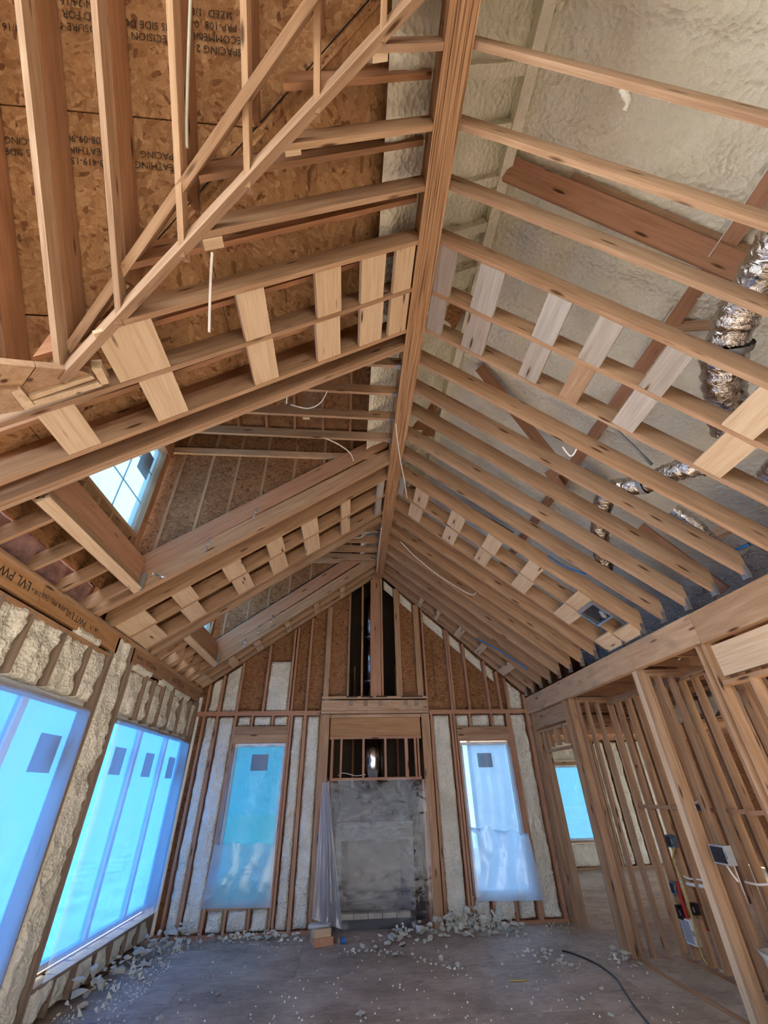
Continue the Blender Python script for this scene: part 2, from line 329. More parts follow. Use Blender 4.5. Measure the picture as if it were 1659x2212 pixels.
def tube(name, pts, r, mat, parent=None, seg=8, res=6, ring=0., closed=False, squash=None):
    p = [Vector(q) for q in pts]
    cu = bpy.data.curves.new(name, 'CURVE'); cu.dimensions = '3D'
    # Catmull-Rom sampling
    out = []
    for i in range(len(p)-1):
        p0 = p[max(i-1, 0)]; p1 = p[i]; p2 = p[i+1]; p3 = p[min(i+2, len(p)-1)]
        for k in range(res):
            t = k/res
            out.append(.5*((2*p1)+(-p0+p2)*t+(2*p0-5*p1+4*p2-p3)*t*t+(-p0+3*p1-3*p2+p3)*t**3))
    out.append(p[-1]); bpy.data.curves.remove(cu)
    vs = []; fs = []; tprev = None; nrm = Vector((0.31, .27, .91))
    n = len(out)
    for i, c in enumerate(out):
        tg = (out[min(i+1, n-1)]-out[max(i-1, 0)]).normalized()
        nrm = (nrm-tg*nrm.dot(tg)).normalized(); bi = tg.cross(nrm)
        rr = r*(1+ring*(.5-random.random())*2) if ring else r
        for k in range(seg):
            an = 2*math.pi*k/seg; q = rr*(1+(ring*.6*(random.random()-.5) if ring else 0))
            vs.append(c+nrm*math.cos(an)*q+bi*math.sin(an)*q)
    for i in range(n-1):
        for k in range(seg):
            fs.append((i*seg+k, i*seg+(k+1) % seg, (i+1)*seg+(k+1) % seg, (i+1)*seg+k))
    fs.append(tuple(range(seg-1, -1, -1))); fs.append(tuple((n-1)*seg+k for k in range(seg)))
    o = mesh_obj(name, [tuple(q) for q in vs], fs, mat, None, True); adopt(o, parent); return o
def cable(name, pts, r, mat, label, group=None):
    return tag(tube(name, pts, r, mat, seg=6, res=6), label, 'cable', group)
def text(body, pos, xdir, ydir, size, mat='ink', parent=None, align='CENTER'):
    cu = bpy.data.curves.new('printed_text', 'FONT'); cu.body = body; cu.size = size*S; cu.align_x = align; cu.align_y = 'CENTER'; cu.resolution_u = 2
    cu.materials.append(MT[mat]); o = bpy.data.objects.new('printed_text', cu)
    x = Vector(xdir).normalized(); y = Vector(ydir); y = (y-x*y.dot(x)).normalized(); z = x.cross(y)
    m = Matrix.Identity(4); p = Vector(pos)*S
    for i in range(3): m[i][0], m[i][1], m[i][2], m[i][3] = x[i], y[i], z[i], p[i]
    o.matrix_basis = m; link(o); adopt(o, parent); return o
E2 = .033   # nominal 2x thickness
W4, W6, W8, W10 = .078, .122, .178, .205

# ================================================================== THE SETTING
tag(box('ground', (-40, -40, -1.0), (45, 60, -.55), 'ground_soil'), kind='structure')
# ---- floor: subfloor sheets laid edge to edge
floor = struct('floor')
box('joist_deck', (LX-.2, -4.6, -.12), (9.3, 11.8, -.02), 'chase_dark', floor)
yy = -4.55; row = 0
while yy < 11.7:
    xx = LX-.15-(row % 2)*1.07
    while xx < 9.2:
        x0 = max(xx, LX-.15); x1 = min(xx+2.13, 9.25); y1 = min(yy+1.065, 11.75)
        if x1-x0 > .05: box('subfloor_panel', (x0+.0015, yy+.0015, -.02), (x1-.0015, y1-.0015, random.uniform(-.001, .001)), 'subfloor', floor)
        xx += 2.13
    yy += 1.065; row += 1

# ---- ridge beam: four laminated plies
ridge = tag(empty('ridge_beam', (.525, 2, RID)), 'striped laminated veneer ridge beam running the length of the vaulted ceiling', 'beam')
for k in range(4):
    x = .44+.0425*k
    board('beam_ply', (x+.02125, -4.5, RID+random.uniform(-.004, .004)), (x+.02125, GY, RID+random.uniform(-.004, .004)), .36, .0405, mat='lvl_edge', parent=ridge)

# ---- sloped ceiling framing
ceiling = struct('ceiling', (0, 0, 3))
VX = lambda y: .254-(y-.281)/.7213                # valley between main slope and cross gable, plan
def hanger(parent, p, dx, w=.055, h=.10):
    box('joist_hanger', (p[0]-abs(dx), p[1]-w/2, p[2]-.004), (p[0], p[1]+w/2, p[2]+h), 'steel', parent)
LR = {}
def left_rafter(y, x_low, key=None, mat='lumber', w=W8, y2=None):
    y2 = y if y2 is None else y2
    o = board('rafter', (.44, y, zL(.44)), (x_low, y2, zL(x_low)), w, E2, mat=mat, parent=ceiling, plumb=True)
    if key: LR[key] = o
    return o
for y in (-2.75, -2.4, -2.05, -1.7, -1.35, -1.0, -.62, -.27, .08): left_rafter(y, .3)
left_rafter(.44, VX(.44)+.02); left_rafter(.79, VX(.79)+.02); left_rafter(1.115, VX(1.115)+.02); left_rafter(1.46, VX(1.46)+.0)
left_rafter(1.83, LX-.1); left_rafter(2.21, LX-.1)
for y in (2.365, 2.40): left_rafter(y, LX-.1)
for y in (4.05, 4.085): LR[y] = left_rafter(y, LX-.1)
for y in (4.40, 4.79, 5.24): left_rafter(y, LX-.1)
for y in (5.45, 5.485): left_rafter(y, LX-.1)
for y in (7.0, 7.035): LR[y] = left_rafter(y, LX-.1)
for y in (7.30, 7.57): left_rafter(y, LX-.1)
# tail rafters between header and plate below the dormers
for (ya, yb) in ((2.42, 4.05), (5.5, 7.0)):
    n = 4
    for i in range(n):
        y = ya+(yb-ya)*(i+.62)/n
        left = board('tail_rafter', (-2.16, y, zL(-2.16)), (LX-.1, y, zL(LX-.1)), W6, E2, mat='lumber', parent=ceiling, plumb=True)
        if ya > 5: board('tail_rafter', (-2.3, y-.06, zL(-2.3)+.02), (LX-.1, y-.10, zL(LX-.1)), W8*.7, E2*.7, mat='lumber', parent=ceiling, plumb=True)
# right rafters: ridge end y, wall end y
RR = [(-2.75, -2.75), (-2.4, -2.4), (-2.0, -2.0), (-1.65, -1.65), (-1.3, -1.3), (-.95, -.95), (-.6, -.6), (-.28, -.28), (.08, .1),
      (.424, .435), (.775, .76), (1.10, 1.10), (1.455, 1.426), (1.85, 1.75), (2.20, 2.098), (2.565, 2.427), (2.93, 2.745), (3.25, 3.08), (3.64, 3.42),
      (3.99, 3.767), (4.37, 4.117), (4.745, 4.474), (5.115, 4.829), (5.47, 5.123), (5.835, 5.478), (6.205, 5.823), (6.57, 6.198), (6.93, 6.546), (7.27, 6.9), (7.56, 7.25), (7.59, 7.57)]
R0Z, R1Z = 5.10, 2.868
RRo = []
for i, (a, b) in enumerate(RR):
    o = board('rafter', (.61, a, R0Z), (RX+.02, b, R1Z), W8, E2, mat='lumber', parent=ceiling, plumb=True)
    RRo.append(o)
    if i >= 9: hanger(o, (RX+.005, b, R1Z), .03)
I0 = RR.index((.424, .435))
def rmid(i, j, t):
    A = np.array([.61, (RR[i][0]+RR[j][0])/2, R0Z]); B = np.array([RX, (RR[i][1]+RR[j][1])/2, R1Z]); return A+(B-A)*t
def solve(fn, px):
    lo, hi = 0., 1.; s = proj(fn(1.))[0] > proj(fn(0.))[0]
    for _ in range(40):
        m = (lo+hi)/2
        if (proj(fn(m))[0] < px) == s: lo = m
        else: hi = m
    return lo
def right_block(i, j, p0, p1, mat):
    f = lambda t: rmid(i, j, t); t0 = solve(f, p0); t1 = solve(f, p1); t = (t0+t1)/2
    wd = np.linalg.norm(f(t1)-f(t0))
    ax = f(1.)-f(0.); ax /= np.linalg.norm(ax)
    A = np.array([.61, RR[i][0], R0Z])+(np.array([RX, RR[i][1], R1Z])-np.array([.61, RR[i][0], R0Z]))*t
    B = np.array([.61, RR[j][0], R0Z])+(np.array([RX, RR[j][1], R1Z])-np.array([.61, RR[j][0], R0Z]))*t
    d = (B-A)/np.linalg.norm(B-A)
    board('blocking_board', A+d*E2*.52+np.array([0, 0, .006]), B-d*E2*.52+np.array([0, 0, .006]), wd, E2, up=ax, mat=mat, parent=ceiling, wu=(-.5, .5), tu=(-1., 0.) if np.cross(ax, d)[2] < 0 else (0., 1.))
a, b, c = I0+3, I0+4, I0+5
for p0, p1, m in ((938, 977, 'lumber_grey'), (1027, 1076, 'lumber_grey'), (1166, 1214, 'lumber_grey'), (1271, 1320, 'lumber_grey'), (1409, 1462, 'lumber_grey'), (1598, 1672, 'lumber_pale')): right_block(a, b, p0, p1, m)
for p0, p1, m in ((926, 957, 'lumber_grey'), (1004, 1050, 'lumber_grey'), (1133, 1173, 'lumber_grey'), (1225, 1264, 'lumber'), (1345, 1393, 'lumber_grey'), (1531, 1595, 'lumber_pale')): right_block(b, c, p0, p1, m)
a, b, c = I0+11, I0+12, I0+13
for p0, p1 in ((895, 922), (970, 999), (1047, 1077), (1133, 1163), (1234, 1271), (1340, 1386)): right_block(a, b, p0, p1, 'lumber_pale')
for p0, p1 in ((884, 909), (959, 984), (1029, 1055), (1112, 1143), (1207, 1244), (1298, 1335)): right_block(b, c, p0, p1, 'lumber_pale')
for p0, p1 in ((862, 872), ): right_block(a, b, p0, p1, 'lumber_grey')
for (p0, p1) in ((905, 912), (940, 948), (986, 998), (1032, 1043), (1085, 1100)): right_block(len(RR)-3, len(RR)-1, p0, p1, 'lumber_pale')
def left_block(ya, yb, p0, p1, mat):
    y = (ya+yb)/2; f = lambda t: np.array([.44+(LX-.44)*t, y, zL(.44+(LX-.44)*t)])
    t0 = solve(f, p0); t1 = solve(f, p1); P = f((t0+t1)/2); wd = np.linalg.norm(f(t1)-f(t0))
    ax = np.array([.813, 0, .582])
    board('blocking_board', (P[0], ya+E2*.52, P[2]+.006), (P[0], yb-E2*.52, P[2]+.006), wd, E2, up=ax, mat=mat, parent=ceiling, wu=(-.5, .5), tu=(0., 1.) if np.cross(ax, (0, 1, 0))[2] > 0 else (-1., 0.))
for p0, p1 in ((273, 348), (521, 578), (684, 737), (781, 831), (853, 892)): left_block(1.46, 1.83, p0, p1, 'lumber_pale')
for p0, p1 in ((115, 190), (322, 390), (543, 596), (685, 735), (778, 826), (842, 880)): left_block(1.83, 2.21, p0, p1, 'lumber_pale')
left_block(1.46, 1.83, 232, 300, 'lumber_pale')
for p0, p1 in ((263, 326), (381, 421), (487, 526), (580, 613), (654, 687), (738, 757)): left_block(4.40, 4.79, p0, p1, 'lumber_pale')
for p0, p1 in ((295, 349), (401, 437), (508, 543), (586, 619), (660, 690), (738, 756)): left_block(4.79, 5.24, p0, p1, 'lumber_pale')
left_block(4.40, 4.79, 816, 829, 'lumber_grey'); left_block(4.79, 5.24, 812, 823, 'lumber_grey')
for p0, p1 in ((430, 452), (496, 512), (552, 566), (618, 628), (680, 690), (735, 745)): left_block(7.05, 7.57, p0, p1, 'lumber_pale')
# valley boards and cross-gable ceiling sticks
v0 = np.array([-1.70, 1.69, zL(-1.70)]); v1 = np.array([.36, .205, zL(.36)])
board('valley_board', v0, v1, W4, .045, up=(0, -.3, 1), parent=ceiling)
u0 = np.array([-1.80, 1.70, 3.67]); u1 = np.array([.5, -.42, 5.40])
board('valley_board', u0, u1, W6, .045, up=(.2, 0, 1), mat='lumber', parent=ceiling)
CX = [-2.45, -2.08, -1.72, -1.36, -.995, -.63, -.258, .085]
for x in CX:
    ylow = .281+(.254-x)*.7213 if x > -1.7 else 1.66
    board('cross_rafter', (x, ylow+.01, zC(ylow+.01)), (x, -2.0, zC(-2.0)), W4, E2, mat='lumber', parent=ceiling)

# ---- the roof above: rafters, sheathing, foam
roof = struct('roof', (0, 0, 5))
for y in (-2.6, -2.2, -1.85, -1.5, -1.15, -.8, -.45, -.1, .25, .60, .93, 1.27, 1.62, 2.0, 2.3, 4.12, 4.5, 4.88, 5.3, 7.08, 7.4):
    xl = max(-2.6, VX(y)-.25) if y < 1.75 else -2.6
    board('roof_rafter', (.42, y, zRf(.42)), (min(xl, .2), y, zRf(min(xl, .2))), W10, E2, mat='lumber_roof', parent=roof, plumb=True)
    board('foamed_rafter', (.62, y, zRf(.62)-.01), (1.22, y, zRf(1.22)-.01), W10, .075, mat='foam_roof', parent=roof, plumb=True)
for y in (4.05, 7.0):
    board('roof_rafter', (.42, y-.002, zRf(.42)), (-2.35, y-.002, zRf(-2.35)+.012), W10, E2, mat='lumber_red', parent=roof, plumb=True)
dk = lambda x, y: (x, y, zDk(x))
OFF = (-.012, 0, .016)
def deck(y0, y1, x0, x1, parent=roof):
    y = y0
    while y < y1-.01:
        ye = min(y+1.065, y1)
        x = x1
        while x > x0+.01:
            xe = max(x-1.2, x0)
            prism('roof_sheathing', [dk(x, y+.002), dk(xe+.003, y+.002), dk(xe+.003, ye-.002), dk(x, ye-.002)], OFF, 'osb', parent); x = xe
        y = ye
deck(4.1, 5.46, -2.75, 1.3); deck(7.05, 7.8, -2.75, 1.3)
deck(2.36, 4.1, .35, 1.3); deck(5.46, 7.05, .35, 1.3)
XI = lambda y: .481-1.332*y                    # valley of the two decks in plan
VU = XI
def clip_valley(poly, keep):
    """clip a plan polygon [(x, y)] to one side of the deck valley; keep=+1: towards the ridge, -1: the cross gable"""
    out = []; fn = lambda p: keep*(p[0]-(XI(p[1])-keep*.03))
    for k in range(len(poly)):
        a, b = poly[k], poly[(k+1) % len(poly)]; fa, fb = fn(a), fn(b)
        if fa >= 0: out.append(a)
        if fa*fb < 0: t = fa/(fa-fb); out.append((a[0]+(b[0]-a[0])*t, a[1]+(b[1]-a[1])*t))
    return out
yy = 2.36
while yy > -4.4:
    ye = max(yy-1.065, -4.5)
    for xa, xb in ((-2.9, -2.2), (-2.2, -1.0), (-1.0, .2), (.2, 1.3)):
        pg = clip_valley([(xb-.002, yy-.002), (xb-.002, ye+.002), (xa+.002, ye+.002), (xa+.002, yy-.002)], 1)
        if len(pg) > 2: prism('roof_sheathing', [dk(*p) for p in pg], OFF, 'osb', roof)
    yy = ye
# cross gable roof: deep rafters and sheathing sloping down towards the gable wall
for x in CX:
    ylow = min(1.72, .302+(-.284-x)/1.0905+.05)
    board('cross_roof_rafter', (x+.002, ylow, zC(ylow)+.13), (x+.002, -1.9, zC(-1.9)+.13), .19, E2, mat='lumber_roof', parent=roof)
y = 2.39
dc = lambda x, y: (x, y, zC(y)+.41)
k = 0
while y > -1.9:
    ye = max(y-.79, -2.0)
    for (xa, xb) in ((-3.2, -1.53), (-1.53, .14), (.14, 1.2)):
        pg = clip_valley([(xa+.003, y-.003), (xb-.003, y-.003), (xb-.003, ye+.003), (xa+.003, ye+.003)], -1)
        if len(pg) > 2: prism('roof_sheathing', [dc(*p) for p in pg], (0, .012, .012), 'osb', roof)
    y = ye; k += 1
# underlayment over the sheathing
prism('roof_felt', [(-3.3, 2.3, zC(2.3)+.43), (XI(2.3)+.02, 2.3, zC(2.3)+.43), (XI(-.6)+.02, -.6, zC(-.6)+.43), (1.25, -2.05, zC(-2.05)+.43), (-3.3, -2.05, zC(-2.05)+.43)], (0, .02, .02), 'tar', roof)
prism('roof_felt', [(1.4, 1.65, zDk(1.4)+.02), (XI(1.65), 1.65, zDk(XI(1.65))+.02), (XI(2.4), 2.4, zDk(XI(2.4))+.02), (1.4, 2.4, zDk(1.4)+.02)], (0, 0, .02), 'tar', roof)
for (ya, yb, xa) in ((4.06, 5.5, -2.9), (7.0, 7.85, -2.9), (2.3, 4.1, .33), (5.46, 7.05, .33)):
    prism('roof_felt', [(1.4, ya, zDk(1.4)+.02), (xa, ya, zDk(xa)+.02), (xa, yb, zDk(xa)+.02), (1.4, yb, zDk(1.4)+.02)], (0, 0, .02), 'tar', roof)
prism('roof_felt', [(1.4, 1.7, zDk(1.4)+.02), (XI(1.7)-.05, 1.7, zDk(XI(1.7)-.05)+.02), (XI(-.6)-.05, -.6, zDk(XI(-.6)-.05)+.02), (1.4, -.6, zDk(1.4)+.02)], (0, 0, .02), 'tar', roof)
prism('roof_felt', [(1.4, -.5, zDk(1.4)+.02), (1.2, -.5, zDk(1.2)+.02), (1.2, -4.6, zDk(1.2)+.02), (1.4, -4.6, zDk(1.4)+.02)], (0, 0, .02), 'tar', roof)
# back slope of the cross gable, behind the camera
prism('roof_sheathing', [(-3.2, -2.0, zC(-2.0)+.43), (1.3, -2.0, zC(-2.0)+.43), (1.3, -4.6, 5.0), (-3.2, -4.6, 4.6)], (0, 0, .03), 'osb', roof)
# stamps on the sheathing, printed upside down
def stamp_c(px, py, lines, size=.052, mat='ink'):
    p = at(px, py, (0, .993, 1), 3.57+1.658*.993+.405)
    for k, s in enumerate(lines):
        text(s, p+np.array([0, -.705, .709])*(k*size*1.1)+np.array([0, -.003, -.003]), (-1, 0, 0), (0, .709, -.705), size, mat, roof)
stamp_c(188, 62, ['SHEATHING', 'SPAN 24/16', 'SIZED FOR', 'EXPOSURE 1'][::-1]); stamp_c(310, 80, ['THIS SIDE DOWN', 'PRECISION END'][::-1]); stamp_c(460, 108, ['SPACING 2-12', 'RECOMMENDED', 'PRP-108  0-1', 'SIZED  1/8'][::1])
stamp_c(190, 350, ['0-419-15', 'SHEATHING', '108-09-90']); stamp_c(345, 360, ['SHEATHING', 'SPACING']); stamp_c(55, 330, ['THIS SIDE', 'SPACING']); stamp_c(30, 60, ['24/16'])
# foam below the left deck beside the ridge and over the high ridge
def slab(name, x0, x1, y0, y1, zf, amp, freq, mat, parent, res=.05, bumps=(), down=True):
    nu = int((x1-x0)/res)+1; nv = int((y1-y0)/res)+1; _seed[0] += 1
    X, Y = np.meshgrid(np.linspace(x0, x1, nu), np.linspace(y0, y1, nv), indexing='ij')
    d = amp*(fbm(X*freq, Y*freq, _seed[0])*1.7+.8*fbm(X*freq*.25, Y*freq*.25, _seed[0]+3, 2))
    for yb, wb, hb in bumps: d = d+hb*np.exp(-((Y-yb)/wb)**4)*(.75+.5*vnoise(X*4, Y*4, 3))
    P = np.stack([X, Y, zf(X)-d], -1).reshape(-1, 3)
    return gridmesh(name, P, nu, nv, mat, parent)
rb = [-2.2, -1.5, -.8, -.1, .6, 1.27, 2.0, 2.7, 3.4, 4.12, 4.88, 5.6, 6.3, 7.08]
slab('spray_foam', .14, 1.28, -4.4, 7.75, lambda x: zDk(x)-.015, .10, 5., 'foam_roof', roof, .05)
slab('spray_foam', 1.2, 5.6, -4.4, 7.75, zFm, .07, 5.5, 'foam_roof', roof, .045, [(y+.3, .07, .05) for y in rb])
board('ridge_board', (1.20, -4.4, 5.84), (1.20, 7.7, 5.84), .25, .085, mat='foam_roof', parent=roof)
prism('roof_sheathing', [(1.1, -4.5, zFm(1.1)+.1), (5.7, -4.5, zFm(5.7)+.1), (5.7, 7.8, zFm(5.7)+.1), (1.1, 7.8, zFm(1.1)+.1)], (0, 0, .03), 'osb', roof)
# purlin, struts and an exposed rafter pair below the foam
pz = 4.80
board('purlin', (2.66, -.6, pz), (2.66, 7.4, pz), W6, E2, up=(.77, 0, -.64), mat='lumber_red', parent=roof, wu=(-.5, .5))
def onF(px, py, off=-.22): return at(px, py, (.82, 0, 1), 6.1+.82*1.25+off)
for (q0, q1, m, w, o1, o2) in (((1112, 340), (1665, 572), 'lumber_red', W8, -.2, -.2), ((1240, 375), (1665, 552), 'lumber', W8, -.12, -.12),
                               ((1045, 785), (1205, 985), 'lumber_roof', W6, -.2, -.5), ((1195, 1010), (1240, 1080), 'lumber_red', W6, -.2, -.4), ((1390, 1130), (1575, 1268), 'lumber_red', W6, -.5, -1.0),
                               ((1400, 700), (1545, 690), 'lumber', W4, -.12, -.12), ((1265, 1010), (1330, 1060), 'lumber', W6, -.3, -.3), ((1000, 1085), (1110, 1150), 'lumber_roof', W4, -.25, -.3)):
    board('roof_strut', onF(*q0, o1), onF(*q1, o2), w, E2, up=(0, .6, -.6), mat=m, parent=roof)
board('roof_strut', onF(1535, 1170, -.95), onF(1610, 1135, -.95), W4, W4, up=(0, 0, 1), mat='lumber_pale', parent=roof)

# ---- dormers in the left slope
def dormer(y0, y1, big):
    yc = (y0+y1)/2; zs = 3.80 if big else 3.62
    # header box across the bottom of the opening
    zb = zL(-2.15)
    board('header_board', (-2.155, y0+.03, zb), (-2.155, y1-.02, zb), .085, .03, up=(.81, 0, .58), mat='lumber_pale', parent=ceiling)
    board('header_board', (-2.125, y0+.03, zb+.03), (-2.125, y1-.02, zb+.03), .105, E2, up=(-.18, 0, 1), mat='lumber', parent=ceiling)
    board('header_board', (-2.14, y0+.03, zb+.135), (-2.14, y1-.02, zb+.135), .235, E2, up=(-.12, 0, 1), mat='lumber_red', parent=ceiling)
    board('header_board', (-2.19, y0+.03, zb+.03), (-2.19, y1-.02, zb+.03), .30, E2, up=(-.1, 0, 1), mat='lumber_roof', parent=ceiling)
    box('joist_hanger', (-2.12, y1-.045, zb+.02), (-2.075, y1-.028, zb+.2), 'strap_grey', ceiling)
    # sill wall
    for k in range(7):
        yv = y0+.1+(y1-y0-.2)*k/6
        board('cripple_stud', (-2.30, yv, zb+.25), (-2.30, yv, zs), W4, E2, up=(-1, 0, 0), mat='lumber', parent=ceiling)
    board('sill_plate', (-2.34, y0+.03, zs), (-2.34, y1-.03, zs), .12, E2, up=(1, 0, 0), tu=(0, 1), mat='lumber', parent=ceiling, wu=(-.5, .5))
    box('sheathing_panel', (-2.42, y0, 3.2), (-2.405, y1+.1, zs), 'osb_wall', ceiling)
    # jambs and head of the dormer window
    for yj in (y0+.03, y1-.06):
        for dx in (0, .05, .1):
            board('jamb_stud', (-2.39+dx, yj, 3.45), (-2.39+dx, yj, 5.25), .10, .05, up=(0, 1, 0), mat='lumber_roof', parent=ceiling, wu=(-.5, .5))
    board('head_plate', (-2.33, y0, 5.02), (-2.33, y1, 5.02), .16, .1, up=(1, 0, 0), mat='lumber_roof', parent=ceiling, wu=(-.5, .5))
    # cheek walls: sheathing and studs
    for s, yk in ((-1, y0-.045), (1, y1+.055)):
        pts = [(-2.42, yk, zL(-2.42)+.15), (.36, yk, zL(.36)+.12), (.36, yk, 5.62), (-2.42, yk, 5.62)]
        prism('cheek_sheathing', pts, (0, .012*s, 0), 'osb_wall', ceiling)
        for xs in (-2.13, -1.78, -1.46, -1.12, -.76, -.4, -.05):
            ys = yk-s*.006
            board('cheek_stud', (xs, ys, zL(xs)+.18), (xs, ys, 5.6), E2, .05, up=(1, 0, 0), mat='lumber', parent=ceiling, wu=(-.5, .5), tu=(-1, 0) if s > 0 else (0, 1))
        board('cheek_plate', (-2.4, yk-s*.02, 5.10), (.38, yk-s*.02, 5.10), .09, E2, mat='lumber_stained', parent=ceiling)
    # level ceiling joists
    ys = ((2.637, 2.997, 3.364, 3.718) if big else (5.55, 5.885, 6.257, 6.6, 6.9))
    for yj in ys:
        o = board('ceiling_joist', (.435, yj, 5.12), (-2.28, yj, 5.14), W6, E2, mat='lumber', parent=ceiling)
        box('joist_hanger', (.385, yj-.024, 5.112), (.438, yj+.024, 5.14), 'steel', o)
    board('brace_stud', (-.62, y0+1.0, 5.14), (-.62, y0+1.0, 5.95), W4, E2, up=(1, 0, 0), mat='lumber_pale', parent=ceiling)
    # its little gable roof
    for s, ye in ((-1, y0-.12), (1, y1+.12)):
        for xs in np.arange(-2.3, .6, .37):
            board('roof_rafter', (xs, ye, 5.52), (xs, yc, 6.15), W6, E2, mat='lumber_roof', parent=roof)
        prism('roof_sheathing', [(-2.7, ye-.0*s, 5.66), (1.1, ye, 5.66), (1.1, yc+.01*s*-1, 6.30), (-2.7, yc, 6.30)], (0, s*.03, .04), 'osb_wall', roof)
        prism('sheathing_panel', [(-2.42, ye, 5.0), (.6, ye, 5.2), (.6, ye, 5.75), (-2.42, ye, 5.75)], (0, s*.02, 0), 'osb_wall', roof)
    prism('sheathing_panel', [(-2.42, y0-.1, 5.08), (-2.42, y1+.1, 5.08), (-2.42, y1+.1, 5.7), (-2.42, yc, 6.3), (-2.42, y0-.1, 5.7)], (-.012, 0, 0), 'osb_wall', roof)
dormer(2.42, 4.03, True); dormer(5.50, 6.98, False)
# twisted galvanised straps on the doubled rafters
def strap(px, py, yv, ln, ang):
    p = ony(px, py, yv-.02); n = 7; vs = []; fs = []
    for i in range(n):
        t = i/(n-1)-.5; an = i*1.1
        c = p+np.array([math.cos(ang), 0, math.sin(ang)])*t*ln
        d = np.array([-math.sin(ang)*math.cos(an), -abs(math.sin(an))*.9-.1, math.cos(ang)*math.cos(an)])*.014
        vs += [c-d-np.array([0, .012, 0]), c+d-np.array([0, .012, 0]), c+d-np.array([0, .015, 0]), c-d-np.array([0, .015, 0])]
    for i in range(n-1):
        for k in range(4): fs.append((i*4+k, i*4+(k+1) % 4, i*4+4+(k+1) % 4, i*4+4+k))
    adopt(mesh_obj('twist_strap', vs, fs, 'steel'), LR[4.05 if yv < 5 else 7.0])
strap(450, 1177, 4.03, .14, 1.45); strap(552, 1110, 4.03, .13, 1.4); strap(345, 1245, 4.03, .15, -.35)
strap(529, 1388, 6.98, .13, 1.45); strap(560, 1359, 6.98, .13, 1.4); strap(588, 1337, 6.98, .13, 1.4)
# plates where the cross gable lands, top left
def lpoly(name, pts, off, th, mat): prism(name, [onL(x, y, off) for x, y in pts], (-.03, 0, th), mat, ceiling)
lpoly('valley_plate', [(-60, 780), (76, 793), (44, 838), (-60, 845)], .02, .05, 'lumber')
lpoly('valley_plate', [(79, 793), (170, 800), (195, 808), (62, 854), (46, 838)], .02, .05, 'lumber')
lpoly('valley_plate', [(62, 856), (198, 812), (205, 818), (66, 866)], -.01, .06, 'lumber_pale')
lpoly('valley_plate', [(198, 797), (220, 795), (236, 828), (220, 832)], -.02, .08, 'lumber_pale')
lpoly('valley_plate', [(70, 868), (212, 826), (222, 834), (78, 878)], -.02, .05, 'lumber_pale')
lpoly('valley_plate', [(-60, 842), (46, 840), (75, 876), (55, 886), (-60, 905)], -.02, .06, 'lumber')
lpoly('valley_plate', [(24, 848), (46, 841), (76, 877), (54, 886)], -.035, .03, 'lumber_pale')

# ---- gable wall at the far end
wb = struct('wall_back', (0, GY, 0))
def zRt(x): return R0Z-.8956*(x-.61)
def zSl(x): return zL(x) if x < .525 else zRt(x)
def gstud(x, z0, z1, t=E2, w=W6, mat='lumber_red', name='stud', y=GY, parent=wb):
    return board(name, (x, y, z0), (x, y, z1), w, t, up=(0, 1, 0), mat=mat, parent=parent)
def gplate(x0, x1, z0, z1, w=W6, mat='lumber_red', name='plate', y=GY, parent=wb):
    return board(name, (x0, y, z0), (x1, y, z0), w, z1-z0, up=(0, 1, 0), tu=(-1, 0), mat=mat, parent=parent)
gplate(LX, -.45, 0, .035); gplate(1.35, RX, 0, .035)
for x0, x1 in ((LX, -.46), (1.36, RX)):
    gplate(x0, x1, 2.595, 2.627); gplate(x0, x1, 2.628, 2.66)
for x, t in ((-2.33, E2), (-2.12, .04), (-1.83, .036), (-1.41, .036), (-1.0, E2), (-.945, E2), (-.705, .036)): gstud(x, 2.66, zSl(x)-.01, t)
for x, t, w in ((-.392, .086, .05), (-.02, E2, W4), (.217, E2, W4), (.58, .036, W4), (.872, .10, W4), (1.238, .10, .05)): gstud(x, 2.875, zSl(x)-.01, t, w, 'lumber')
gstud(.462, 2.875, RID, .185, .10, 'lumber_red', 'centre_post')
for x, t in ((1.345, .03), (1.77, E2), (1.81, E2), (2.075, .036), (2.425, .036), (2.63, .036), (2.76, .036), (3.06, .05)): gstud(x, 2.66, zSl(x)-.01, t)
for x, t in ((-2.33, E2), (-2.12, .04), (-1.83, .036), (-.965, E2), (-.925, E2), (-.707, .05), (1.39, .035), (1.73, E2), (1.775, E2), (2.70, E2), (2.735, E2), (3.06, .05)): gstud(x, .035, 2.595, t)
gstud(-1.795, .29, 2.2, E2); gstud(1.82, .29, 2.19); gstud(2.665, .29, 2.19)
for x0, x1, za, zb in ((-1.81, -.98, 2.20, 2.44), (1.80, 2.68, 2.19, 2.40)):
    for k in range(2):
        h = (zb-za)/2; board('header_board', (x0, GY+.01, za+k*h), (x1, GY+.01, za+k*h), h-.003, .04, mat='lumber', parent=wb)
    for x in np.linspace(x0+.25, x1-.25, 2): gstud(x, zb, 2.595)
for x0, x1 in ((-1.79, -.98), (1.83, 2.66)):
    gplate(x0, x1, .265, .298, mat='lumber')
    for x in (x0+.24, x0+.55): gstud(x, .035, .265)
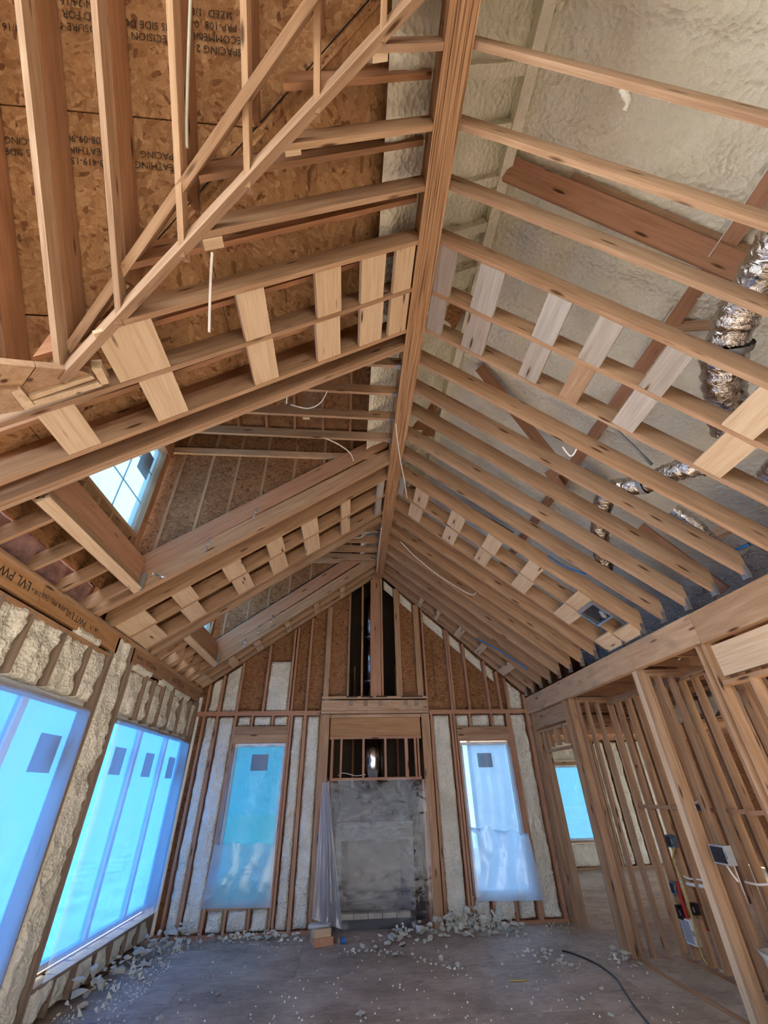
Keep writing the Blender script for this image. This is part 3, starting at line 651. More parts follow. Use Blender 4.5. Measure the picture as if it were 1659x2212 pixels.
# sheathing behind
def gsheet(x0, x1, z0f, z1f, y=GY+.125, mat='osb_wall'):
    prism('sheathing_panel', [(x0, y, z0f(x0)), (x1, y, z0f(x1)), (x1, y, z1f(x1)), (x0, y, z1f(x0))], (0, .012, 0), mat, wb)
lo = lambda v: (lambda x: v)
prism('gable_sheathing', [(-2.7, GY+.142, 2.9), (-.38, GY+.142, 2.9), (-.38, GY+.142, zDk(-.38)+.02), (-2.7, GY+.142, zDk(-2.7)+.02)], (0, .02, 0), 'osb_wall', wb)
prism('gable_sheathing', [(-.38, GY+.142, 5.2), (1.28, GY+.142, 5.2), (1.28, GY+.142, 6.25), (-.38, GY+.142, zDk(-.38)+.02)], (0, .02, 0), 'osb_wall', wb)
prism('gable_sheathing', [(1.28, GY+.142, 2.6), (5.7, GY+.142, 2.6), (5.7, GY+.142, zFm(5.7)+.12), (1.28, GY+.142, 6.25)], (0, .02, 0), 'osb_wall', wb)
for xs_ in np.arange(3.3, 5.4, .355): board('stud', (xs_, GY+.02, 2.83), (xs_, GY+.02, zFm(xs_)-.05), W6, E2, up=(0, 1, 0), mat='lumber_roof', parent=wb)
for x0, x1 in ((-2.45, -1.42), (-1.415, -.40), (1.29, 2.07), (2.075, 3.12)): gsheet(x0, x1, lo(2.5), lambda x: zSl(x)+.3)
gsheet(-.40, -.03, lo(2.87), lambda x: zSl(x)+.3, GY+.09); gsheet(.92, 1.29, lo(2.87), lambda x: zSl(x)+.3, GY+.09)
for x0, x1, z0, z1 in ((-2.45, -1.81, 0, 2.5), (-.96, -.45, 0, 2.5), (1.35, 1.8, 0, 2.5), (2.68, 3.12, 0, 2.5), (-1.81, -.96, 0, .27), (-1.81, -.96, 2.2, 2.5), (1.8, 2.68, 0, .27), (1.8, 2.68, 2.2, 2.5)):
    gsheet(x0, x1, lo(z0), lo(z1))
box('siding_panel', (LX-.2, GY+.15, -.5), (-1.81, GY+.17, 5), 'siding', wb); box('siding_panel', (-.96, GY+.15, -.5), (-.45, GY+.17, 5.4), 'siding', wb)
box('siding_panel', (1.35, GY+.15, -.5), (1.82, GY+.17, 5.4), 'siding', wb); box('siding_panel', (2.66, GY+.15, -.5), (3.2, GY+.17, 4), 'siding', wb)
for x0, x1 in ((-1.81, -.96), (1.82, 2.66)): box('siding_panel', (x0, GY+.15, 2.2), (x1, GY+.17, 5.), 'siding', wb)
text('PRECISION SHEATHING EXPOSURE 1', (1.52, GY+.122, 3.35), (0, 0, -1), (1, 0, 0), .062, 'ink', wb)
text('SIZED FOR SPACING', (-.84, GY+.122, 3.2), (0, 0, -1), (1, 0, 0), .05, 'ink', wb)
# foam in its bays
def gfoam(x0, x1, z0, z1, depth=.10, top=None, amp=.045, y=GY+.122, freq=16):
    foam_bay((x0, y, z0), (1, 0, 0), (0, 0, 1), (0, -1, 0), x1-x0, z1-z0, depth, amp, wb, .022, freq, top)
for x0, x1 in ((-2.31, -2.14), (-2.10, -1.85), (-.905, -.735), (-.68, -.46), (1.41, 1.71), (2.755, 3.03)): gfoam(x0, x1, .03, 2.595)
for x0, x1 in ((-2.31, -2.14), (-2.10, -1.85), (2.78, 3.03)):
    gfoam(x0, x1, 2.66, max(zSl(x0), zSl(x1)), top=(lambda s, x0=x0, x1=x1: (zSl(x0)+(zSl(x1)-zSl(x0))*s-2.66)))
gfoam(-1.39, -1.02, 2.66, 3.48, .09); gfoam(-.985, -.94, 2.66, 3.3, .05)
for x0, x1 in ((-1.8, -1.58), (-1.54, -1.26), (-1.22, -.99), (1.82, 2.04), (2.08, 2.4), (2.44, 2.67)):
    gfoam(x0, x1, 2.44 if x0 < 0 else 2.40, 2.595, .11, amp=.025); gfoam(x0, x1, .03, .265, .10)
for x0, x1 in ((1.36, 1.75), (1.83, 2.05), (2.1, 2.4), (2.45, 2.6), (.93, 1.18), (.63, .82)):   # overspray along the slope
    zt = zSl((x0+x1)/2)
    foam_bay((x0, GY+.1, zSl(x0)-.2), ((x1-x0)/math.hypot(x1-x0, zSl(x1)-zSl(x0)), 0, (zSl(x1)-zSl(x0))/math.hypot(x1-x0, zSl(x1)-zSl(x0))), (0, 0, 1), (0, -1, 0), math.hypot(x1-x0, zSl(x1)-zSl(x0)), .2, .05, .03, wb, .022, 12)
# fireplace framing
for x0, x1, n in ((-.456, -.305, 'l'), (1.216, 1.349, 'r')):
    board('fireplace_post', ((x0+x1)/2, GY-.035, 0), ((x0+x1)/2, GY-.035, 2.60), E2, x1-x0, up=(0, 1, 0), mat='lumber', parent=wb)
    board('fireplace_post', ((x0+x1)/2, GY, 0), ((x0+x1)/2, GY, 2.60), W6, x1-x0-.02, up=(0, 1, 0), mat='lumber', parent=wb)
gplate(-.45, 1.345, 2.835, 2.872, .16, 'lumber_stained', y=GY-.04); board('rim_board', (-.45, GY-.02, 2.655), (1.335, GY-.02, 2.655), .155, E2, mat='lumber_stained', parent=wb)
gplate(-.45, 1.345, 2.61, 2.65, .16, 'lumber_stained', y=GY-.04); gplate(-.31, 1.22, 2.553, 2.60, .1, 'lumber_stained')
board('fireplace_header', (-.29, GY+.02, 2.28), (1.195, GY+.02, 2.28), .268, .045, mat='lvl_face', parent=wb)
gplate(-.29, 1.2, 2.24, 2.277, .09)
for px, t in ((716.5, .035), (736.5, .033), (785, .034), (833, .034), (879, .05), (898.5, .03), (905, .03)):
    x = ony(px, 1640, GY)[0]; gstud(x, 1.71, 2.24, t, W4)
for x in (-.275, 1.19): gstud(x, 0, 1.71, E2, W4)
gplate(-.30, 1.21, 1.675, 1.712, W4)
for x, r in ((.02, .03), (.27, .02), (.52, .025), (.95, .03), (1.13, .02)):
    box('tar_smear', (x-.06, GY-.0405, 2.855), (x+.13, GY+.02, 2.8755), 'tar', wb); box('tar_smear', (x-.02, GY-.0385, 2.70+r), (x+.05, GY-.0355, 2.81), 'lumber_dusty_dim', wb)
# dark chase behind it
ch = [(-.36, GY+.14), (1.26, GY+.14), (1.26, 8.6), (-.36, 8.6)]
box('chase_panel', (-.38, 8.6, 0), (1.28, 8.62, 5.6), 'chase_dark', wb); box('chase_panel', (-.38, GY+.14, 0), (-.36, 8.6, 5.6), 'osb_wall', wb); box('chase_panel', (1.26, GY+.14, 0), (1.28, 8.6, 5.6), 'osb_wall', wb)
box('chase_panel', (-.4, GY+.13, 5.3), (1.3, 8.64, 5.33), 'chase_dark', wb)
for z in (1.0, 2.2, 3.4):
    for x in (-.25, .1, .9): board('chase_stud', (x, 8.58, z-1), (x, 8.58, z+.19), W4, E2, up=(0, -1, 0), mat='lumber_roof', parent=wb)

# ---- left wall
wl = struct('wall_left', (LX, 4, 0))
def lstud(y, z0, z1, t=E2, mat='lumber_dusty_dim', name='stud', w=W6, x=LX):
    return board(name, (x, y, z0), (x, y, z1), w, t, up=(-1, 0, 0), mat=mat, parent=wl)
def lplate(y0, y1, z0, z1, w=W6, mat='lumber', name='plate', x=LX):
    return board(name, (x, y0, z0), (x, y1, z0), w, z1-z0, up=(-1, 0, 0), tu=(0, 1), mat=mat, parent=wl)
lplate(-4.5, GY, 0, .035); lplate(-4.5, GY, 2.975, 3.005, .16, x=LX+.02); lplate(-4.5, GY, 3.006, 3.036, .14, x=LX-.01)
lvls = []
for y0, y1, m in ((-4.5, 3.268, 'lvl_face'), (3.275, 4.62, 'lvl_face'), (4.965, 6.15, 'lvl_weathered'), (6.155, 7.56, 'lvl_weathered')):
    lvls.append(board('header_beam', (LX, y0, 2.79), (LX, y1, 2.79), .182, .05, mat=m, parent=wl, tu=(0, 1)))
lplate(-4.5, 4.6, 2.757, 2.789, .13); lplate(4.97, 7.5, 2.757, 2.789, .1, x=LX-.03)
def ltext(s, y, z, size, lv): text(s, (LX+.003, y, z), (0, -1, 0), (0, 0, -1), size, 'ink', lv)
ltext('LVL PWT', 2.93, 2.885, .10, lvls[0]); ltext('2.0E x 1.75', 3.16, 2.875, .045, lvls[0]); ltext('PWT LVL', 3.78, 2.875, .085, lvls[1]); ltext('APA PRL-266', 3.44, 2.885, .06, lvls[1]); ltext('2.0E 1.75', 4.1, 2.88, .045, lvls[1])
ltext('PWT LVL', 5.5, 2.88, .08, lvls[2]); ltext('APA PRL', 5.15, 2.88, .05, lvls[2]); ltext('PWT LVL 2.0E', 6.5, 2.88, .08, lvls[3]); ltext('APA PRL', 7.1, 2.88, .05, lvls[3])
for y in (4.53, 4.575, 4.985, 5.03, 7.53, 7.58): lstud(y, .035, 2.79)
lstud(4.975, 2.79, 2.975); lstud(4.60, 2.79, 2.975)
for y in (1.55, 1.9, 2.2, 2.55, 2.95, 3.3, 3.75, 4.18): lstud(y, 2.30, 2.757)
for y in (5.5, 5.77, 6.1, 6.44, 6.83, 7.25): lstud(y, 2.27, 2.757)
for y0, y1 in ((1.0, 4.51), (5.06, 7.5)):
    lplate(y0, y1, 2.24, 2.272, .1, 'lumber_dusty_dim'); lplate(y0, y1, .28, .312, W6, 'lumber_dusty_dim')
    for y in np.arange(y0+.33, y1, .355): lstud(y, .035, .28)
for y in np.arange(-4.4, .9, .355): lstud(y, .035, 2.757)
def lfoam(y0, y1, z0, z1, depth=.105, amp=.06): foam_bay((LX-.122, y0, z0), (0, 1, 0), (0, 0, 1), (1, 0, 0), y1-y0, z1-z0, depth, amp, wl, .022, 14)
for ys in ([1.2, 1.55, 1.9, 2.2, 2.55, 2.95, 3.3, 3.75, 4.18, 4.52],):
    for a, b in zip(ys, ys[1:]): lfoam(a+.02, b-.02, 2.275, 2.757)
for a, b in zip([5.05, 5.5, 5.77, 6.1, 6.44, 6.83, 7.25, 7.52], [5.5, 5.77, 6.1, 6.44, 6.83, 7.25, 7.52]): lfoam(a+.02, b-.02, 2.275, 2.757)
lfoam(4.60, 4.965, .03, 2.98, .12)
for y0, y1 in ((1.0, 4.51), (5.06, 7.5)):
    ys = [y0]+list(np.arange(y0+.33, y1, .355))+[y1]
    for a, b in zip(ys, ys[1:]): lfoam(a+.02, b-.02, .03, .285, .11)
# foam smeared over the header bottoms
for y0, y1, z in ((3.85, 4.3, 2.75), (5.1, 5.6, 2.74), (5.9, 6.4, 2.74), (6.5, 7.1, 2.72)): foam_bay((LX-.03, y0, z), (0, 1, 0), (0, 0, 1), (1, 0, 0), y1-y0, .09, .04, .02, wl, .02, 20)
for y0, y1, z0, z1 in ((-4.5, 1.0, 0, 3), (1.0, 4.55, 2.24, 3), (1.0, 4.55, 0, .3), (4.55, 5.05, 0, 3), (5.05, 7.72, 2.24, 3), (5.05, 7.5, 0, .3), (7.5, 7.72, 0, 2.24)):
    box('sheathing_panel', (LX-.137, y0, z0), (LX-.124, y1, z1), 'osb_wall', wl)
for y0, y1 in ((2.42, 4.03), (5.5, 6.98)):     # insulation tucked in the eaves below the dormers
    foam_bay((LX-.14, y0+.05, 3.03), (0, 1, 0), (.2, 0, 1), (1, 0, -.1), y1-y0-.1, .24, .06, .06, wl, .04, 5, mat='insulation', name='insulation_batt')
    box('eave_sheathing', (LX-.2, y0-.1, 3.02), (LX-.18, y1+.1, 3.4), 'osb_wall', wl)
for y0, y1 in ((2.2, 2.42), (4.08, 5.46), (7.02, 7.7)): box('eave_sheathing', (LX-.2, y0, 3.02), (LX-.18, y1, 3.4), 'osb_wall', wl)
prism('eave_soffit', [(-3.3, -4.5, 2.95), (LX-.1, -4.5, 2.98), (LX-.1, 7.8, 2.98), (-3.3, 7.8, 2.95)], (0, 0, .03), 'osb_wall', wl)

# ---- right wall: carrying beam on posts, open between the studs
wr = struct('wall_right', (RX, 4, 0))
def rpost(y, z0, z1, wy=E2, wx=W4, mat='lumber', x=RX, name='stud', parent=wr): return board(name, (x, y, z0), (x, y, z1), wx, wy, up=(1, 0, 0), mat=mat, parent=parent)
def rplate(y0, y1, z0, z1, wx=W4, mat='lumber', x=RX, name='plate', parent=wr): return board(name, (x, y0, z0), (x, y1, z0), wx, z1-z0, up=(1, 0, 0), tu=(-1, 0), mat=mat, parent=parent)
rplate(-4.5, GY+.1, 2.832, 2.866, .13)
board('carrying_beam', (RX+.012, 3.432, 2.575), (RX+.012, GY+.1, 2.575), .255, .08, mat='lumber_stained', parent=wr, tu=(-1, 0) if np.cross((0, 0, 1), (0, 1, 0))[0] < 0 and False else (-.5, .5))
board('carrying_beam', (RX+.02, -4.5, 2.562), (RX+.02, 3.428, 2.562), .268, .08, mat='lumber', parent=wr)
board('header_board', (RX+.045, 1.6, 2.285), (RX+.045, 3.40, 2.285), .245, .045, mat='lumber_pale', parent=wr)
rplate(1.6, 3.42, 2.25, 2.283, .10)
board('header_board', (RX+.04, 6.33, 2.335), (RX+.04, 7.49, 2.335), .225, .045, mat='lumber', parent=wr)
rplate(6.33, 7.49, 2.30, 2.333); rplate(6.36, 7.2, 2.02, 2.052)
for y in (6.5, 6.8, 7.05): rpost(y, 2.05, 2.30)
for y in (7.5, 7.54, 7.58): rpost(y, 0, 2.575)
for y in (7.22, 7.40): rpost(y, 0, 2.30)
for y, wy in ((6.29, E2), (6.325, E2), (6.12, E2)): rpost(y, 0, 2.575, wy)
rpost(4.50, 0, 2.575, .078, .04, 'lumber_pale'); rpost(4.445, 0, 2.575, E2)
for y in (3.53, 3.455): rpost(y, 0, 2.57, E2, W4)
for y in (3.49,): rpost(y, 0, 2.57, .04, .03, 'lumber_roof', RX+.045)
for y in (3.15, 2.75): rpost(y, 0, 2.25)
rplate(3.4, 6.1, 0, .033); 
# inner partition parallel to it, and the short return walls
PX = 3.62
wp = struct('wall_partition', (PX, 5, 0))
for z0, z1 in ((2.515, 2.547), (2.548, 2.58)): rplate(1.2, 6.08, z0, z1, W4, x=PX, parent=wp)
rplate(1.2, 6.08, 0, .033, W4, x=PX, parent=wp)
pys = [6.06, 5.86, 5.62, 5.42, 5.25, 5.05, 4.9, 4.7, 4.56, 4.36, 4.16, 3.98, 3.8, 3.62, 3.46, 3.2, 2.85, 2.5, 2.1, 1.75, 1.4]
for y in pys: rpost(y, .033, 2.515, E2, W4, x=PX, parent=wp)
for a, b in zip(pys, pys[1:]):
    board('blocking', (PX+.03, a-E2/2, 1.305+random.uniform(-.01, .01)), (PX+.03, b+E2/2, 1.305), .035, .05, mat='lumber_red' if random.random() < .4 else 'lumber', parent=wp)
for yb in (6.09, 4.48, 3.5):
    for z0 in (2.515, 2.548): board('plate', (RX+.08, yb, z0), (PX, yb, z0), W4, .032, up=(0, 1, 0), mat='lumber', parent=wp, tu=(-1, 0), wu=(-.5, .5))
    for x in (3.2, 3.33, 3.48): board('stud', (x, yb, 0), (x, yb, 2.515), W4, E2, up=(0, 1, 0), mat='lumber', parent=wp, wu=(-.5, .5))
# rooms beyond: more stud rows
for xw, y0, y1, stp in ((4.6, 3.0, 7.4, .355), (6.2, 2.0, 8.2, .355)):
    for z0 in (2.5, 2.54): rplate(y0, y1, z0, z0+.033, W4, x=xw, parent=wp)
    for y in np.arange(y0+.1, y1, stp): rpost(y, 0, 2.5, E2, W4, x=xw, parent=wp, mat='lumber_roof')
for yw, x0, x1 in ((5.2, 4.7, 6.1), (3.4, 4.0, 6.1)):
    for x in np.arange(x0, x1, .355): board('stud', (x, yw, 0), (x, yw, 2.5), W4, E2, up=(0, 1, 0), mat='lumber_roof', parent=wp)
# level joists and attic deck over the side rooms
for y in np.arange(-4.2, 11.4, .355): board('floor_joist', (RX+.1, y, 2.59), (8.9, y, 2.59), W10, E2, mat='lumber_roof', parent=wr)
box('attic_deck', (RX+.12, -4.5, 2.80), (9.0, 11.6, 2.82), 'osb_wall', wr)
# far wall of the room beyond the doorway
wf = struct('wall_far', (6, 11.6, 0))
FY = 11.6
def fstud(x, z0, z1): return board('stud', (x, FY, z0), (x, FY, z1), W6, E2, up=(0, 1, 0), mat='lumber', parent=wf)
for z0 in (0, 2.5): board('plate', (3.1, FY, z0), (9, FY, z0), W6, .035, up=(0, 1, 0), tu=(-1, 0), parent=wf)
xs = [3.12, 3.5, 3.9, 4.3, 4.68, 5.06, 5.82, 6.2, 6.55, 6.9, 7.3, 7.7, 8.1]
for x in xs: fstud(x, .03, 2.5)
for a, b in zip(xs, xs[1:]):
    if a == 5.06:
        foam_bay((a+.02, FY+.12, .03), (1, 0, 0), (0, 0, 1), (0, -1, 0), b-a-.04, .44, .1, .04, wf, .03, 12); foam_bay((a+.02, FY+.12, 2.05), (1, 0, 0), (0, 0, 1), (0, -1, 0), b-a-.04, .45, .1, .04, wf, .03, 12)
        board('header_board', (a, FY, 1.97), (b, FY, 1.97), .08, W6, parent=wf); board('sill_plate', (a, FY, .47), (b, FY, .47), .033, W6, parent=wf)
    else: foam_bay((a+.02, FY+.12, .03), (1, 0, 0), (0, 0, 1), (0, -1, 0), b-a-.04, 2.45, .1, .04, wf, .03, 12)
box('sheathing_panel', (3.0, FY+.13, -.2), (5.05, FY+.15, 2.9), 'osb_wall', wf); box('sheathing_panel', (5.83, FY+.13, -.2), (9, FY+.15, 2.9), 'osb_wall', wf)
box('sheathing_panel', (5.05, FY+.13, -.2), (5.83, FY+.15, .47), 'osb_wall', wf); box('sheathing_panel', (5.05, FY+.13, 2.0), (5.83, FY+.15, 2.9), 'osb_wall', wf)
box('side_sheathing', (3.08, GY+.15, -.2), (3.10, 11.7, 2.9), 'osb_wall', wf)
for y in np.arange(7.9, 11.5, .38):
    board('stud', (3.1, y, 0), (3.1, y, 2.5), W4, E2, up=(1, 0, 0), parent=wf); foam_bay((3.1, y+.02, .03), (0, 1, 0), (0, 0, 1), (1, 0, 0), .34, 2.45, .07, .03, wf, .04, 12)

# ---- added unseen back wall, ribbon opening shaped for sun fill; outer side wall
wfr = struct('wall_front_added', (0, -4.5, 0))
for x0, x1, z0, z1 in ((-3.2, -2.1, 0, 6), (2.8, 4.0, 0, 6.), (-2.1, 2.8, 2.85, 6.3), (-2.1, 2.8, 0, 1.75), (4.0, 9.1, 2.5, 4), (6.5, 9.1, 0, 2.5)): box('sheathing_panel', (x0, -4.62, z0), (x1, -4.6, z1), 'osb_wall', wfr)
for x in (-2.1, 2.8): board('stud', (x, -4.58, 0), (x, -4.58, 2.7), W6, .08, up=(0, 1, 0), parent=wfr)
board('header_board', (-2.1, -4.58, 2.84), (2.8, -4.58, 2.84), .2, .08, parent=wfr)
wsd = struct('wall_side', (9.1, 4, 0))  # unseen opening beside the far room, shaped to brighten it
for y0, y1, z0, z1 in ((-4.6, -3.5, 0, 2.9), (-3.5, 11.7, 2.2, 2.9), (-3.5, 8.0, 0, .5), (9.8, 11.7, 0, .5), (-1.5, 8.0, .5, 2.2), (9.8, 11.7, .5, 2.2)): box('sheathing_panel', (9.1, y0, z0), (9.12, y1, z1), 'osb_wall', wsd)
# ---- windows
WN = [0]
def window(lo, hi, axis, out, pane, cols=1, mull=.05, stickers=(), muntin=()):
    """lo/hi: (along, z) extents; axis 'x' or 'y' runs along; out = plane coordinate of the glass; +1 side is outside"""
    WN[0] += 1
    (a0, z0), (a1, z1) = lo, hi
    P = (lambda a, d, z: (a, out+d, z)) if axis == 'x' else (lambda a, d, z: (out-d, a, z))
    root = struct('window_%d' % WN[0], P((a0+a1)/2, 0, z0))
    def bx(name, aa, ab, d0, d1, za, zb, mat):
        p, q = np.array(P(aa, d0, za)), np.array(P(ab, d1, zb)); box(name, np.minimum(p, q), np.maximum(p, q), mat, root)
    f = .045
    bx('window_frame', a0, a1, -.03, .03, z0, z0+f, 'vinyl_white'); bx('window_frame', a0, a1, -.03, .03, z1-f, z1, 'vinyl_white')
    bx('window_frame', a0, a0+f, -.03, .03, z0+f, z1-f, 'vinyl_white'); bx('window_frame', a1-f, a1, -.03, .03, z0+f, z1-f, 'vinyl_white')
    wd = (a1-a0)/cols
    for k in range(cols):
        if k: bx('mullion', a0+k*wd-mull/2, a0+k*wd+mull/2, -.025, .03, z0+f, z1-f, 'vinyl_white')
        bx('pane', a0+k*wd+f*.8, a0+(k+1)*wd-f*.8, .0, .004, z0+f*.8, z1-f*.8, pane)
    for (aa, ab, za, zb) in stickers: bx('sticker', aa, ab, -.006, -.002, za, zb, 'sticker')
    for (aa, ab, za, zb) in muntin: bx('muntin', aa, ab, -.012, -.002, za, zb, 'strap_grey')
    return root
window((1.05, .33), (4.62, 2.30), 'y', LX-.11, 'glass_blue', 4, .07, [(4.1, 4.4, 1.72, 2.0), (3.2, 3.5, 1.72, 2.0), (2.3, 2.6, 1.72, 2.0)])
window((5.09, .33), (7.72, 2.30), 'y', LX-.11, 'glass_blue', 3, .07, [(5.45, 5.72, 1.74, 2.0), (6.3, 6.57, 1.74, 2.0), (7.12, 7.38, 1.74, 2.0)])
window((-1.79, .30), (-.98, 2.2), 'x', GY+.10, 'glass_teal', 1, .05, [(-1.5, -1.24, 1.83, 2.05)])
window((1.84, .30), (2.66, 2.18), 'x', GY+.10, 'glass_pale', 1, .05, [(2.12, 2.36, 1.82, 2.02)])
window((5.08, .5), (5.80, 1.97), 'x', FY+.08, 'glass_dusk', 1, .05)
window((2.52, 3.84), (4.0, 5.02), 'y', -2.36, 'glass_bright', 1, .05, [(3.62, 3.86, 4.5, 4.82)], [(2.56, 3.96, 4.22, 4.232), (2.56, 3.96, 4.62, 4.632), (3.0, 3.012, 3.88, 4.98), (3.48, 3.492, 3.88, 4.98)])
window((5.6, 3.66), (6.92, 5.02), 'y', -2.36, 'glass_bright', 1, .05)

# ================================================================== THINGS
# ---- plastic films taped over the openings
def film_sheet(label, corners, mat, nu=24, nv=30, amp=.03, folds=6, bulge=.05, n=(1, 0, 0), sag=.03, group=None, slant=.25, name='plastic_sheet'):
    """corners: tl, tr, bl, br"""
    tl, tr, bl, br = (np.asarray(c, float) for c in corners); n = np.asarray(n, float); _seed[0] += 1
    s, t = np.meshgrid(np.linspace(0, 1, nu), np.linspace(0, 1, nv), indexing='ij')
    P = (1-t)[..., None]*((1-s)[..., None]*tl+s[..., None]*tr)+t[..., None]*((1-s)[..., None]*bl+s[..., None]*br)
    e = np.clip(np.minimum(np.minimum(s, 1-s), np.minimum(t, 1-t))/.12, 0, 1)
    d = amp*e*(np.sin((s+slant*t)*folds*6.283+3*vnoise(s*3, t*2, _seed[0]))*.35+1.2*(fbm(s*5, t*3, _seed[0])-.45))+bulge*e*np.sin(np.clip(t, 0, 1)*3.1)*(.3+.7*t)
    P = P+d[..., None]*n
    P[..., 2] -= sag*np.sin(s*3.1416*2.3+1)**2*(t < .02)*1.0
    o = gridmesh(name, P.reshape(-1, 3), nu, nv, mat); return tag(o, label, 'plastic sheet', group)
film_sheet('translucent plastic sheet over the big left wall window cut off by the picture edge', [(LX+.012, .95, 2.27), (LX+.012, 4.50, 2.25), (LX+.03, .95, .30), (LX+.03, 4.54, .30)], 'film_left', 40, 30, .05, 7, .05)
film_sheet('glowing plastic sheet over the triple window next to the fireplace corner', [(LX+.012, 5.06, 2.26), (LX+.012, 7.50, 2.22), (LX+.05, 5.08, .30), (LX+.05, 7.53, .30)], 'film_left', 40, 30, .05, 6, .06)
film_sheet('teal tinted plastic sheet over the tall window left of the fireplace', [(-1.79, GY-.012, 2.17), (-.985, GY-.012, 2.17), (-1.85, GY-.03, .29), (-.97, GY-.03, .29)], 'film_gable', 24, 30, .012, 2, .02, (0, -1, 0))
film_sheet('second milky plastic layer across the bottom of the window left of the fireplace', [(-1.82, GY-.045, .98), (-.975, GY-.045, .96), (-1.86, GY-.05, .30), (-.96, GY-.05, .28)], 'film_milky', 20, 14, .03, 3, .02, (0, -1, 0))
film_sheet('bright plastic sheet over the tall window right of the fireplace', [(1.82, GY-.012, 2.16), (2.66, GY-.012, 2.15), (1.80, GY-.03, .29), (2.66, GY-.03, .29)], 'film_gable', 24, 30, .03, 5, .03, (0, -1, 0))
film_sheet('loose milky plastic sagging across the bottom of the window right of the fireplace', [(1.83, GY-.10, 1.12), (2.68, GY-.10, 1.02), (1.80, GY-.12, .27), (2.76, GY-.12, .25)], 'film_milky', 24, 18, .06, 3, .05, (0, -1, 0), .12)
film_sheet('thin plastic sheet inside the larger dormer window', [(-2.315, 2.515, 4.96), (-2.315, 3.90, 4.96), (-2.31, 2.515, 3.85), (-2.31, 3.90, 3.85)], 'film_clear', 20, 20, .04, 3, .03)
film_sheet('thin plastic sheet inside the smaller far dormer window', [(-2.315, 5.595, 4.96), (-2.315, 6.85, 4.96), (-2.31, 5.595, 3.68), (-2.31, 6.85, 3.68)], 'film_clear', 16, 16, .03, 3, .03)
film_sheet('bluish plastic sheet over the window of the room beyond the doorway', [(5.09, FY-.08, 1.96), (5.79, FY-.08, 1.96), (5.09, FY-.08, .52), (5.79, FY-.08, .52)], 'film_gable', 12, 16, .02, 3, .02, (0, -1, 0))
film_sheet('clear plastic curtain hanging over the metal fireplace', [(-.36, GY-.06, 1.70), (1.225, GY-.06, 1.70), (-.30, GY-.10, .02), (1.21, GY-.09, .01)], 'film_clear', 40, 34, .025, 2, .02, (0, -1, 0), .03, slant=.05)
film_sheet('bunched fold of clear plastic gathered beside the fireplace', [(-.36, GY-.14, 1.66), (-.27, GY-.17, 1.66), (-.40, GY-.18, .18), (.0, GY-.15, .06)], 'film_milky', 24, 30, .09, 3, .04, (0, -1, 0), 0, slant=.0)

# ---- fireplace insert and flue
fp = tag(empty('fireplace_insert', (.45, GY+.2, 0)), 'dark metal firebox insert behind the clear plastic curtain', 'fireplace')
y0 = GY+.10
def hood():
    v = [(-.13, y0, 1.16), (1.0, y0, 1.16), (1.0, y0+.55, 1.16), (-.13, y0+.55, 1.16), (-.04, y0+.12, 1.58), (.88, y0+.12, 1.58), (.88, y0+.5, 1.58), (-.04, y0+.5, 1.58)]
    f = [(0, 1, 2, 3), (7, 6, 5, 4), (0, 4, 5, 1), (1, 5, 6, 2), (2, 6, 7, 3), (3, 7, 4, 0)]
    adopt(mesh_obj('smoke_hood', v, f, 'firebox_metal'), fp)
hood()
box('lintel', (-.13, y0, .95), (1.0, y0+.5, 1.155), 'firebox_metal', fp); box('lintel_flange', (-.14, y0-.015, .935), (1.01, y0-.001, .985), 'firebox_metal', fp)
box('side_jamb', (-.13, y0, 0), (-.05, y0+.5, .95), 'firebox_metal', fp); box('side_jamb', (.93, y0, 0), (1.0, y0+.5, .95), 'firebox_metal', fp)
box('refractory_panel', (-.05, y0+.30, .12), (.93, y0+.34, .95), 'firebox_panel', fp)
for s in (-1, 1):
    xa, xb = (-.05, .05) if s < 0 else (.93, .83)
    prism('refractory_panel', [(xa, y0+.02, .12), (xb, y0+.30, .12), (xb, y0+.30, .95), (xa, y0+.02, .95)], (.012*s, 0, 0), 'firebox_panel', fp)
box('hearth_base', (-.13, y0-.02, 0), (1.0, y0+.5, .10), 'firebox_metal', fp)
for k in range(5): box('hearth_brick', (-.045+k*.195, y0+.01, .10), (.142+k*.195, y0+.12, .155), 'fire_brick', fp)
fl = tag(empty('flue_pipe', (.43, GY+.35, 1.58)), 'shiny round steel chimney pipe rising from the firebox hood', 'pipe')
def cyl(name, x, y, z0, z1, r, mat, parent, n=24):
    v = [(x+r*math.cos(2*math.pi*k/n), y+r*math.sin(2*math.pi*k/n), z) for z in (z0, z1) for k in range(n)]
    f = [(k, (k+1) % n, n+(k+1) % n, n+k) for k in range(n)]+[tuple(range(n-1, -1, -1)), tuple(range(n, 2*n))]
    o = mesh_obj(name, v, f, mat, None, True); adopt(o, parent); return o
zz = 1.58
for k in range(5):
    if zz > 4.5: break
    cyl('pipe_section', .42, GY+.36, zz, min(zz+.80, 5.28), .15, 'flue_steel', fl)
    if zz < 3.9: cyl('pipe_collar', .42, GY+.36, zz+.78, zz+.83, .156, 'steel', fl)
    zz += .8
for x in (.27, .565): box('support_bracket', (x-.02, GY+.17, 1.86), (x+.02, GY+.19, 2.0), 'black_metal', fl)
cable('wire', [ony(730, 1676, GY+.1), ony(740, 1670, GY+.12), ony(757, 1673, GY+.12), ony(770, 1676, GY+.1), ony(790, 1673, GY+.1)], .006, 'cable_white', 'thin white wire lying on the header above the plastic curtain')

